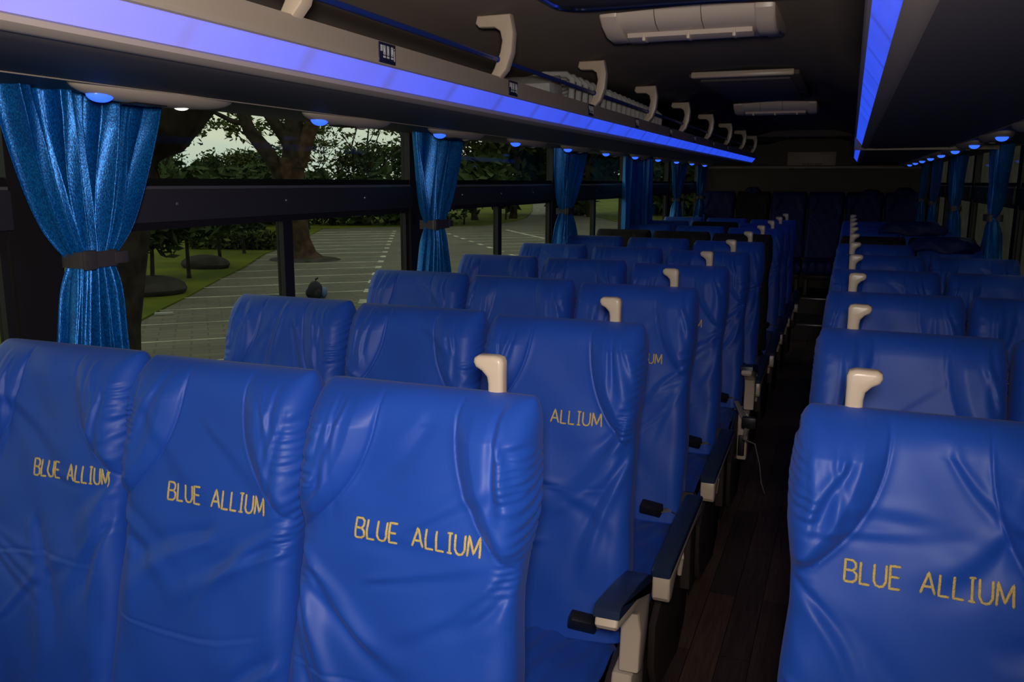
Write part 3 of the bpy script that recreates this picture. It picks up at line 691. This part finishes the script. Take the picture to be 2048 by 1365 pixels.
T['pat'] = make_seat('bus_seat', pat_cover, None, pat_cush)
used = set()
def place(tkey, x, y, mk, label, group, tilt=0, rz=0, z=FL):
    t = T[tkey]
    o = t if tkey not in used else copy_tree(t)
    used.add(tkey); o.location = (x, y, z)
    wide = {'L': 1.05, 'Lup': 1.05, 'patL': 1.03, 'R': 1.04, 'patR': 1.03}.get(tkey, 1.0); o.rotation_euler = (tilt, 0, rz)
    for ch in o.children:
        if ch.name.startswith('cover') and y > 3 and tkey == 'plain': wide = .955
    if mk:
        for ch in o.children:
            if ch.name.startswith('cover'):
                ch.scale.x = wide; ch.location.x = {'L': .010, 'Lup': .010, 'R': -.006}.get(tkey, 0)
                ch.data = MESH[mk][0]
                for g in ch.children: g.data = MESH[mk][1][1 if 'ALLIUM' in g['label'] else 0]
    return tag(o, label, 'bus seat', group)
rng = random.Random(7)
POSL = ['window', 'middle', 'aisle']
for k in range(10):
    for j in range(3):
        x = XLA-.2-(2-j)*.4; y = ROWL+PITCHY*k
        if k == 0: mk = 'A%d' % (j+1)
        elif k == 1: mk = 'B%d' % (j+1)
        else: mk = ['C', 'D', 'E', 'F', 'B2'][(k*2+j*3) % 5]
        pat = (k == 6) or (k == 8 and j == 1)
        tk = ('Lup' if k in (1, 4) else 'L') if j == 2 else 'plain'
        if pat: tk = 'patL' if j == 2 else 'pat'; mk = None
        w_ = 'uncovered speckled dark bus seat' if pat else 'royal blue covered bus seat'
        lab = '%s, %s seat of the %s row in the left three-seat block' % (w_, POSL[j], ORD[k])
        if k == 0: lab = 'large foreground royal blue covered bus seat, %s seat of the nearest left row' % POSL[j]
        tl = rng.uniform(-.006, .006) if k > 1 else 0
        if k == 0 and j < 2: y += (.040, .028)[j]; tl = (.0326, .0228)[j]; x += (.012, .004)[j]
        place(tk, x, y, mk, lab, 'covered bus seats left of the aisle' if not pat else 'uncovered bus seats left of the aisle', tl, rng.uniform(-.015, .015) if k else 0, FL+(.015, .011, .004)[j])
tm = MB(); tm.tube([(-.40, 3.74, .50), (-.365, 3.66, .47), (-.33, 3.62, .44), (-.345, 3.58, .38), (-.30, 3.60, .36), (-.275, 3.58, .28), (-.262, 3.57, .20), (-.245, 3.56, .16)], [.010, .014, .018, .014, .006, .004, .004, .003], 'webbing', 8, .5)
tm.box(-.36, -.30, 3.60, 3.63, .42, .47, 'bkplastic', .006)
tag(tm.build('hanging_seat_belt'), 'tangled seat belt hanging into the aisle beside the fifth left row armrest', 'seat belt')
for k in range(10):
    for j in range(2):
        x = XRA+.2+j*.4; y = ROWR+PITCHY*k
        mk = 'R1' if (k, j) == (0, 0) else ['F', 'E', 'D', 'C', 'B2'][(k*3+j*2) % 5]
        pat = (k == 6)
        tk = 'R' if j == 0 else 'plain'
        if pat: tk = 'patR' if j == 0 else 'pat'; mk = None
        pos = ['aisle', 'window'][j]; w_ = 'uncovered speckled dark bus seat' if pat else 'royal blue covered bus seat'
        lab = '%s, %s seat of the %s row in the right two-seat block' % (w_, pos, ORD[k])
        if k == 0: lab = 'large foreground royal blue covered bus seat, %s seat of the nearest right row' % pos
        tl = rng.uniform(-.006, .006) if k > 1 else 0
        if (k, j) == (5, 1): tl = -.05
        place(tk, x, y, mk, lab, 'covered bus seats right of the aisle' if not pat else 'uncovered bus seats right of the aisle', tl, rng.uniform(-.015, .015) if k else 0)
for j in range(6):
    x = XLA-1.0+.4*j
    place('bench' if j != 1 else 'pat', x, 10.42, None, 'dim %s on the rear bench, %s from the left windows' % ('speckled bus seat' if j == 1 else 'shade-toned blue covered bus seat', ORD[j]), 'rear bench seats', 0, 0, FL+.235)
    
# loose covers heaped on backrests at the rear
def heap(x, y, z, w, h, label, seed):
    r = np.random.RandomState(seed); V = []; Fc = []; n, m = 36, 18
    for i in range(m+1):
        a = PI/2*i/m
        for j in range(n):
            t = 2*PI*j/n; rr = 1+.10*math.sin(3*t+seed)+.06*math.sin(7*t+i*.4)+.04*r.uniform(-1, 1)*math.sin(a)
            V.append((x+w*math.cos(t)*math.cos(a)**.6*rr if i < m else x, y+.07*math.sin(t)*(math.cos(a)**.6 if i < m else 0)*rr, z+h*math.sin(a)+.012*math.sin(5*t)*math.cos(a)))
    for i in range(m):
        for j in range(n): Fc.append((i*n+j, i*n+(j+1) % n, (i+1)*n+(j+1) % n, (i+1)*n+j))
    Fc.append(tuple(range(n))[::-1])
    tag(link('loose_seat_cover', mesh_np('loose_seat_cover', V, Fc, 'satin_shaded')), label, 'seat cover', 'loose covers heaped on seats')
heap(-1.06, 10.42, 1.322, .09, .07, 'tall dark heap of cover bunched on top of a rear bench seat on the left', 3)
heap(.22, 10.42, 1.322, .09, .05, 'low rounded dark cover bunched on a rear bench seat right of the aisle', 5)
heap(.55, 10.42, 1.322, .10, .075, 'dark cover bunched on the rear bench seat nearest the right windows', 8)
heap(.50, ROWR+PITCHY*5-.02, 1.085, .17, .075, 'loose blue cover draped over a window seat in the sixth right row', 12)
heap(.42, ROWR+PITCHY*7-.02, 1.09, .22, .09, 'bulky blue cover heaped over the seats of the eighth right row', 15)

# ------------------------------------------------------------------ curtains
def curtain(yc_top, w_top, x, label, tied=True, seed=1, flip=1, ztie=1.272, wt=.10, wb=.19, ztop=1.645, zbot=.72, dy_tie=0., dy_bot=0.):
    r = np.random.RandomState(seed); nu, nv = 220, 90; ph = r.uniform(0, 6.28, 8)
    V = []; Fc = []
    us = np.linspace(0, 1, nu); nf = 13
    # uneven pleats: warp u so that folds bunch on one side
    fold = us+.035*np.sin(us*9+ph[0])+.02*np.sin(us*23+ph[1])
    for i in range(nv+1):
        z = ztop+(zbot-ztop)*i/nv
        if tied:
            if z > ztie: s = (z-ztie)/(ztop-ztie); w = wt+(w_top-wt)*(s**.62*.85+.15*s); yc = yc_top+dy_tie*(1-s)
            else: s = (ztie-z)/(ztie-zbot); w = wt+(wb*1.25-wt)*min(1, (s*1.9)**.7); yc = yc_top+dy_tie+dy_bot*min(1, s*1.6)
            squeeze = math.exp(-((z-ztie)/.05)**2)
        else: w = w_top*(1+.10*(ztop-z)); yc = yc_top; squeeze = 0
        amp = (.020-.010*squeeze)*(1 if tied else .8)
        up_ = max(0, min(1, (z-ztie)/.3)) if tied else .4
        y = yc+(us-.5)*w+.006*np.sin(fold*2*PI*nf+1.3)
        xx = x+flip*(amp*np.sin(fold*2*PI*nf+.5*np.sin(z*9+ph[2]))*(1-.6*up_)+.012*np.sin(fold*2*PI*6.3+ph[5])*(1-.5*squeeze)+.024*up_*np.sin(fold*2*PI*3.2+ph[3]+z*2)-.012*(1-squeeze)*np.cos((us-.5)*PI))
        for a, b_ in zip(xx, y): V.append((a, b_, z))
    for i in range(nv):
        for j in range(nu-1): Fc.append((i*nu+j, i*nu+j+1, (i+1)*nu+j+1, (i+1)*nu+j))
    me = mesh_np('window_curtain', V, Fc, 'curtain'); o = link('window_curtain', me)
    sm = o.modifiers.new('thickness', 'SOLIDIFY'); sm.thickness = .0012
    tag(o, label, 'curtain', 'blue window curtains')
    if tied:
        b = MB(); yt = yc_top+dy_tie; g = rounded(x-.038, x+.038, yt-wt/2-.012, yt+wt/2+.008, .016)
        inner = rounded(x-.033, x+.033, yt-wt/2-.007, yt+wt/2+.003, .012)
        n_ = len(g); vs = []
        for zz in (ztie-.018, ztie+.018):
            vs.append([b.b.verts.new((p[0], p[1], zz)) for p in g]); vs.append([b.b.verts.new((p[0], p[1], zz)) for p in inner])
        k = b.mi('tie')
        for j in range(n_):
            q = (j+1) % n_
            for fc in ((vs[0][j], vs[0][q], vs[2][q], vs[2][j]), (vs[1][j], vs[3][j], vs[3][q], vs[1][q]), (vs[0][j], vs[1][j], vs[1][q], vs[0][q]), (vs[2][j], vs[2][q], vs[3][q], vs[3][j])): b.b.faces.new(fc).material_index = k
        if flip > 0:
            b.box(x+.026, x+.040, yt+wt/2-.01, yt+wt/2+.030, ztie-.014, ztie+.014, 'tie', .004); b.box(x+.034, x+.044, yt-wt/2-.014, yt-wt/2+.022, ztie-.022, ztie+.022, 'tie', .004)
        b.build('tie_band', o)
    return o
curtain(1.470, .40, -1.60, 'large tied blue curtain nearest the camera on the left windows', seed=3, dy_tie=-.012, dy_bot=-.02, wt=.085, wb=.14)
curtain(3.285, .44, -1.60, 'tied blue curtain at the second left window pillar', seed=5, dy_tie=-.075, dy_bot=.0, wt=.13, wb=.26)
curtain(5.06, .48, -1.60, 'tied blue curtain at the third left window pillar', seed=8, dy_tie=-.08, wt=.14, wb=.34, dy_bot=.02)
curtain(6.93, 1.0, -1.60, 'wide untied blue curtain hanging straight at the fourth left window pillar', tied=False, seed=9)
curtain(8.6, .66, -1.60, 'tied blue curtain at the fifth left window pillar', seed=12, wt=.16, wb=.5)
curtain(10.05, .45, -1.60, 'narrow blue curtain at the last left window beside the rear wall', seed=14, wt=.16, wb=.4, zbot=.9)
for i, (yy, wt_) in enumerate([(3.3, .42), (5.08, .55), (6.87, .5), (8.66, .5), (10.0, .4)]):
    curtain(yy, wt_, .70, 'dark tied blue curtain at the right windows, %s pillar from the camera' % ORD[i], seed=20+i, flip=-1, wt=.14, wb=.42, zbot=.8)

# ------------------------------------------------------------------ outdoors
def ground(name, pts, z0, z1, m):
    b = MB(); b.prism(pts, 'z', z0, z1, m); return struct(b.build(name))
ground('ground', [(-300, -120), (200, -120), (200, 400), (-300, 400)], GZ-.1, GZ-.02, 'verge')
ground('car_park', [(-9.6, 8.0), (-10.99, 10.6), (-12.14, 12.73), (-12.95, 14.3), (-14.44, 17.04), (-15.6, 19.36), (-18.1, 23.7), (-20.1, 28.2), (-24.9, 37.2), (-23.4, 39.6), (-20.4, 41.9), (-18.8, 43.5), (-18.9, 48.5), (-20.2, 54.5), (-24, 66), (-36, 99), (-33, 107), (-20, 67.6), (-16.8, 59), (-13.3, 51.4), (-8, 46), (25, 60), (30, -15), (-6, -15), (-4.5, -2)], GZ-.02, GZ, 'paving')
ground('lawn', [(-9.7, 8.0), (-11.05, 10.6), (-12.2, 12.73), (-13.0, 14.3), (-14.5, 17.04), (-15.7, 19.36), (-18.2, 23.7), (-20.2, 28.2), (-25, 37.3), (-23.4, 39.7), (-20.4, 42), (-18.9, 43.6), (-19, 48.5), (-20.3, 54.5), (-24.1, 66), (-36.1, 99), (-60, 140), (-150, 140), (-150, -60), (-12, -60), (-4.6, -2)], GZ-.02, GZ+.012, 'grass')
ground('lawn_beyond', [(-32.9, 107), (-19.9, 67.6), (-16.7, 59), (-13.2, 51.4), (-7.9, 46.1), (25, 60.2), (90, 140), (-25, 140)], GZ-.02, GZ+.012, 'grass')
b = MB()
d1 = Vector((.742, .67, 0)).normalized(); dd = Vector((-.464, .886, 0))
def pstrip(p, q, w):
    d = (q-p).normalized(); s_ = Vector((-d.y, d.x, 0))*w/2
    b.prism([(v.x, v.y) for v in (p+s_, q+s_, q-s_, p-s_)], 'z', GZ+.0005, GZ+.004, 'paint')
D0 = Vector((-9.16, 15.04, 0))
for k in range(-5, 15):
    e = D0+dd*(1.76*k); s0 = e-d1*(3.95 if k < 4 else 4.1-.1*(k-4)*.3)
    pstrip(s0, e, .045+.004*max(0, k))
    pstrip(e-dd*.28, e+dd*.28, .17)
D1 = Vector((-10.38, 26.6, 0)); d3 = Vector((-.587, .81, 0))
for k in range(-3, 8):
    e = D1+d3*(1.68*k); pstrip(e-d3*.30, e+d3*.30, .16); pstrip(e, e+d1*4.5, .05)
pstrip(Vector((-16.1, 40.4, 0)), Vector((-12.2, 35.0, 0)), .14)
struct(b.build('parking_lines'))

def leaves(rng_, centres, n, size, squash=.6):
    V = []; Fc = []
    for (c, r) in centres:
        for _ in range(n):
            while True:
                p = Vector((rng_.uniform(-1, 1), rng_.uniform(-1, 1), rng_.uniform(-1, 1)))
                if p.length < 1: break
            p = p*(.55+.45*rng_.random()); q = Vector(c)+Vector((p.x*r, p.y*r, p.z*r*squash)); s = size*rng_.uniform(.5, 1.2)
            a = Vector((rng_.uniform(-1, 1), rng_.uniform(-1, 1), rng_.uniform(-.7, .7))).normalized(); bb = a.orthogonal().normalized(); ang = rng_.uniform(0, PI); bb = (bb*math.cos(ang)+a.cross(bb)*math.sin(ang))
            i = len(V); V += [q-a*s, q+bb*s*.38, q+a*s, q-bb*s*.38]; Fc.append((i, i+1, i+2, i+3))
    return V, Fc
def branch(m, rng_, p, d, L, r, depth, tips, mt):
    pts = [p]; q = p.copy(); dd_ = d.copy()
    for i in range(4):
        dd_ = (dd_+Vector((rng_.uniform(-.22, .22), rng_.uniform(-.22, .22), rng_.uniform(-.05, .15)))).normalized(); q = q+dd_*L/4; pts.append(q)
    m.tube(pts, [r*(1-.12*i) for i in range(5)], mt, 7)
    if depth == 0: tips.append(q); return
    for _ in range(rng_.choice([2, 3])):
        nd = (dd_+Vector((rng_.uniform(-.8, .8), rng_.uniform(-.8, .8), rng_.uniform(-.1, .5)))).normalized()
        branch(m, rng_, q, nd, L*rng_.uniform(.6, .8), r*.55, depth-1, tips, mt)
    tips.append(q)
def make_tree(seed, H, r, crown, nleaf, lsize, mt='bark', lm='leaf', depth=3, name='tree', squash=.6):
    """tree with its base at the origin"""
    rg = random.Random(seed); root = empty(name, (0, 0, 0)); m = MB(); tips = []
    p = Vector((0, 0, -.05)); d = Vector((rg.uniform(-.08, .08), rg.uniform(-.08, .08), 1)).normalized()
    hh = H*.38; q = p+d*hh; m.tube([p, p+d*hh*.15, p+d*hh*.6, q], [r*1.5, r*1.05, r*.95, r*.85], mt, 10)
    for k in range(4):
        a = 2*PI*k/4+rg.uniform(-.4, .4); branch(m, rg, q, Vector((math.cos(a)*.75, math.sin(a)*.75, rg.uniform(.6, 1.1))).normalized(), H*.27, r*.5, depth-1, tips, mt)
    tr = m.build('trunk', root, 1.2)
    V, Fc = leaves(rg, [(t, crown*rg.uniform(.6, 1.1)) for t in tips], nleaf, lsize, squash)
    lv = link('foliage', mesh_np('foliage', V, Fc, lm, False), root)
    return root
def place_copy(t, first, x, y, s, rz, label, group, cat='tree', sz=None):
    o = t if first else copy_tree(t); o.location = (x, y, GZ); o.scale = (s, s, sz or s); o.rotation_euler = (0, 0, rz); return tag(o, label, cat, group)
# far tree belt
t1 = make_tree(1, 6.5, .13, 1.7, 110, .24, name='dense_tree', depth=2, squash=.75); t2 = make_tree(2, 7, .11, 1.3, 26, .20, lm='leaf2', name='umbrella_tree', depth=3, squash=.32); t3 = make_tree(4, 6, .12, 1.8, 120, .24, lm='leaf2', name='dense_tree', depth=2, squash=.8)
ts = [t1, t2, t3]; fs = [True, True, True]; rg = random.Random(5)
belt = []
for k in range(36):
    ang = math.radians(57-2.55*k)                      # from the left pane round to the far rear
    R_ = rg.uniform(52, 60) if k < 16 else rg.uniform(60, 74)
    belt.append((-R_*math.sin(ang), R_*math.cos(ang), k))
for x, y, k in belt:
    i = [0, 2, 0, 1, 2, 0][k % 6]
    right_part = k >= 13
    s = rg.uniform(.70, .88) if not right_part else rg.uniform(1.5, 1.9)
    if i == 1: s *= 1.15
    nm = ['dense dark tree', 'flat-topped open tree', 'olive green bushy tree'][i]
    place_copy(ts[i], fs[i], x, y, s, rg.uniform(0, 6.28), '%s in the distant belt behind the car park, %d degrees left of the bus axis' % (nm, round(57-2.55*k)) if 0 else '%s in the distant tree belt beyond the lawn' % nm, 'distant belt of %ss' % nm); fs[i] = False
# understorey hedge of the belt
V = []; Fc = []; rg = random.Random(9)
cs = []
for k in range(230):
    ang = math.radians(60-.42*k); R_ = (49 if k < 88 else 64)+rg.uniform(-1.5, 1.5); cs.append((Vector((-R_*math.sin(ang), R_*math.cos(ang), GZ+(rg.uniform(.7, 2.4) if k < 84 else rg.uniform(.7, 6.5)))), rg.uniform(1.3, 2.1)))
V, Fc = leaves(rg, cs[:84], 130, .34, .9); V2, F2 = leaves(rg, cs[84:], 330, .55, .9); Fc += [tuple(i+len(V) for i in f) for f in F2]; V += V2
tag(link('hedge', mesh_np('hedge', V, Fc, 'leaf', False)), 'dark undergrowth filling the foot of the distant tree belt', 'hedge', kind='stuff')
# flat-topped trees seen against the sky
for (x, y, s, lab) in ((-29.5, 31.0, .92, 'open flat-topped tree against the sky left of the forked tree'), (-33.5, 30.5, .80, 'small flat-topped tree beside the leaning trunk'), (-27.5, 38.5, 1.0, 'thin airy tree against the sky right of the forked tree'), (-24.8, 41.5, 1.0, 'thin airy tree against the sky beside the second curtain'), (-39, 27, .9, 'dark flat-topped tree seen left of the first curtain')):
    place_copy(t2, False, x, y, s, x, lab, 'airy flat-topped trees')
# young lawn trees
t4 = make_tree(7, 2.75, .05, .72, 150, .19, name='young_tree', depth=2, squash=1.25)
first = True
for (x, y, s, lab) in ((-13.95, 14.26, .95, 'young bushy tree in a round planter on the lawn beside the leaning trunk'), (-15.28, 16.86, .98, 'young tree on the lawn second from the leaning trunk'), (-16.75, 19.8, 1.0, 'young tree on the lawn beyond the flat rock'),
    (-18.8, 23.4, 1.02, 'young tree at the corner of the shrub bed'), (-22.9, 29.9, 1.1, 'young tree behind the shrub bed'), (-21.6, 29.0, 1.05, 'young tree just left of the forked tree'), (-25.1, 36.3, 1.05, 'young tree just right of the forked tree'), (-23.85, 42.9, .95, 'young tree at the far edge of the car park'),
    (-20.3, 44.4, .95, 'young tree seen between the second and third curtains'), (-20.35, 50.9, 1.1, 'far young tree seen right of the window divider'), (-22.1, 57.3, 1.1, 'farthest young tree beside the drive'), (-26.5, 28.5, 1.1, 'young tree on the bright lawn behind the shrubs'), (-15.5, 12.6, 1.1, 'young tree in the left window pane beside the first curtain'), (-12.2, 6.6, .85, 'low leafy tree at the left edge of the view')):
    place_copy(t4, first, x, y, s, x*3, lab, 'young trees on the lawn'); first = False
# shrub bed
V, Fc = leaves(random.Random(3), [(Vector((-21.6+.32*k, 24.4+.09*k, GZ+.3)), .45) for k in range(9)], 260, .16, 1)
tag(link('shrub_bed', mesh_np('shrub_bed', V, Fc, 'leaf2', False)), 'low spiky shrub bed along the lawn below the young trees', 'shrubs', kind='stuff')
V, Fc = leaves(random.Random(4), [(Vector((-23.4, 29.2, GZ+.55)), .95)], 2600, .12, .7)
tag(link('round_bush', mesh_np('round_bush', V, Fc, 'leaf', False)), 'round clipped bush behind the shrub bed', 'bush')
b = MB(); b.ball((-16.7, 19.1, GZ+.12), .75, .5, .26, 'rock', 18, 10); tag(b.build('flat_rock'), 'flat dark rock on the lawn', 'rock')
b = MB(); b.ball((-13.95, 14.26, GZ+.12), .72, .72, .28, 'rock', 20, 10); tag(b.build('planter_mound'), 'dark round planting mound at the foot of the nearest young tree', 'mound')
# large forked tree standing in the car park
rgb_ = random.Random(21); root = empty('forked_tree', (-15.9, 22.3, GZ)); m = MB(); tips = []
def lp(x, z, y=0): return Vector((x*.94+y*.34, x*.34*1+y, z))
axis = Vector((math.cos(.53), math.sin(.53), 0))
def A(sx, z, dy=0): return axis*sx+Vector((0, dy, 0))+Vector((0, 0, z))
m.tube([A(.22, -.05), A(.18, .15), A(.08, .6), A(-.02, 1.6), A(-.07, 2.6), A(-.05, 3.1)], [.62, .42, .34, .33, .37, .40], 'bark2', 14)
m.tube([A(-.12, 2.2), A(-.45, 2.75), A(-.75, 3.25), A(-1.25, 3.9), A(-1.45, 4.5), A(-1.55, 6.2)], [.26, .24, .22, .20, .19, .15], 'bark', 12)
m.tube([A(0, 2.8), A(.0, 3.5), A(.10, 4.6), A(.0, 6.4)], [.38, .30, .25, .18], 'bark', 12)
m.tube([A(.05, 3.3), A(-.35, 3.9), A(-.75, 4.5), A(-1.0, 6.2)], [.22, .19, .17, .12], 'bark', 10)
m.tube([A(.1, 2.9), A(.42, 3.7), A(.75, 4.5), A(1.1, 6.2)], [.30, .24, .21, .15], 'bark2', 12)
m.tube([A(-1.35, 4.1), A(-1.7, 4.15), A(-2.2, 4.4), A(-2.7, 4.7)], [.09, .08, .06, .04], 'bark', 8)
for a0, d0 in ((A(-1.5, 5.2), (-1, .2, .6)), (A(-1.55, 6.1), (-.6, .3, 1)), (A(0, 6.3), (.2, .5, 1)), (A(-1.0, 6.1), (-.4, -.5, 1)), (A(1.1, 6.1), (.8, 0, .8)), (A(.75, 4.6), (1, .3, .35)), (A(-2.7, 4.7), (-1, .3, 0)), (A(.05, 4.4), (.6, -.3, .5))):
    branch(m, rgb_, a0, Vector(d0).normalized(), 1.5, .09, 2, tips, 'bark')
m.build('trunk', root, 1.2)
V, Fc = leaves(rgb_, [(t, .7) for t in tips], 34, .07, .6); link('foliage', mesh_np('foliage', V, Fc, 'leaf', False), root)
tag(root, 'large forked tree with reddish bark standing in the paved car park', 'tree')
b = MB(); b.ball((-15.7, 22.4, GZ), 1.15, 1.0, .10, 'rock', 20, 8); tag(b.build('soil_mound'), 'low soil mound around the foot of the forked tree', 'soil mound')
# close leaning trunk behind the first curtain
root = empty('leaning_tree', (-8.0, 7.25, GZ)); m = MB()
pl = [(-8.05, 7.15, -1.05, .60), (-8.0, 7.25, -.75, .48), (-7.98, 7.35, -.2, .42), (-7.97, 7.5, .5, .42), (-7.98, 7.62, 1.05, .44), (-7.95, 7.80, 1.55, .46), (-7.85, 8.05, 2.05, .52), (-7.62, 8.40, 2.6, .56), (-7.25, 8.9, 3.4, .56), (-6.9, 9.5, 4.6, .50)]
base = Vector((-8.0, 7.25, GZ))
m.tube([Vector(p[:3])-base for p in pl], [p[3] for p in pl], 'bark', 20); m.tube([Vector((-7.35, 8.75, 2.6))-base, Vector((-7.9, 8.4, 3.6))-base, Vector((-8.6, 8.0, 5))-base], [.40, .35, .25], 'bark', 12)
m.build('trunk', root, 1.4); tips = []
mm = MB(); rgl = random.Random(31)
for a0, d0 in ((Vector((-6.8, 9.7, 4.5)), (.5, .6, .8)), (Vector((-8.6, 8, 4.9)), (-.6, -.4, .8))): branch(mm, rgl, a0-base, Vector(d0).normalized(), 2, .16, 2, tips, 'bark')
mm.build('branches', root, 1.4)
V, Fc = leaves(rgl, [(t, 1.0) for t in tips], 60, .09, .6); link('foliage', mesh_np('foliage', V, Fc, 'leaf', False), root)
tag(root, 'thick dark leaning trunk close outside behind the first curtain', 'tree')
# bundle on the paving
root = empty('rubbish_bundle', (-10.35, 15.1, GZ)); b = MB(); b.ball((0, 0, .16), .17, .14, .20, 'bag', 16, 10); b.ball((-.12, .02, .10), .12, .12, .12, 'bag', 14, 8); b.ball((.10, -.06, .10), .09, .08, .12, 'bag', 14, 8); b.tube([(0, 0, .3), (.02, 0, .40), (.07, 0, .42)], .02, 'bag', 8); b.build('dark_sack', root)
b = MB(); b.ball((.15, .07, .12), .09, .08, .12, 'bagblue', 14, 8); b.build('blue_cloth', root)
b = MB(); b.tube([(-1.0, -.55, .02), (-.8, -.42, .05), (-.55, -.3, .03)], .045, 'bag', 8, .6); tag(b.build('dark_strap', None, loc=(-10.35, 15.1, GZ)), 'thin dark strap lying on the paving left of the dark bundle', 'strap')
tag(root, 'small dark bundle with pale blue cloth lying on the paving', 'bundle')
b = MB(); b.box(-.16, .16, -.05, .05, 0, .05, 'concrete', .012); o = b.build('white_block', loc=(-11.56, 12.05, GZ+.001)); o.rotation_euler.z = .7; tag(o, 'small white block lying at the lawn edge', 'block')
# far pavilion, lamp pole
root = empty('pavilion', (-37, 35.5, GZ)); b = MB(); b.box(-1.4, 1.4, -1.2, 1.2, 0, 2.35, 'concrete'); b.build('wall', root); b = MB(); b.box(-1.9, 2.2, -1.5, 1.5, 2.35, 2.60, 'concrete', .03); b.build('roof', root); tag(root, 'small building with a flat white roof beyond the trees', 'building')
b = MB(); b.tube([(0, 0, 0), (0, 0, 3.9)], [.06, .04], 'concrete', 8); b.box(-.25, .25, -.03, .03, 3.6, 3.68, 'concrete'); tag(b.build('utility_pole', loc=(-33.3, 34.2, GZ)), 'thin pale pole standing beside the flat-roofed building', 'pole')
# added wall that blocks sky light at the right windows
b = MB(); b.box(0, .3, 0, 70, 0, 5.2, 'rock'); tag(b.build('sky_blocking_wall', loc=(2.6, -6, GZ)), 'added tall dark wall keeping sky light off the right windows', 'wall')
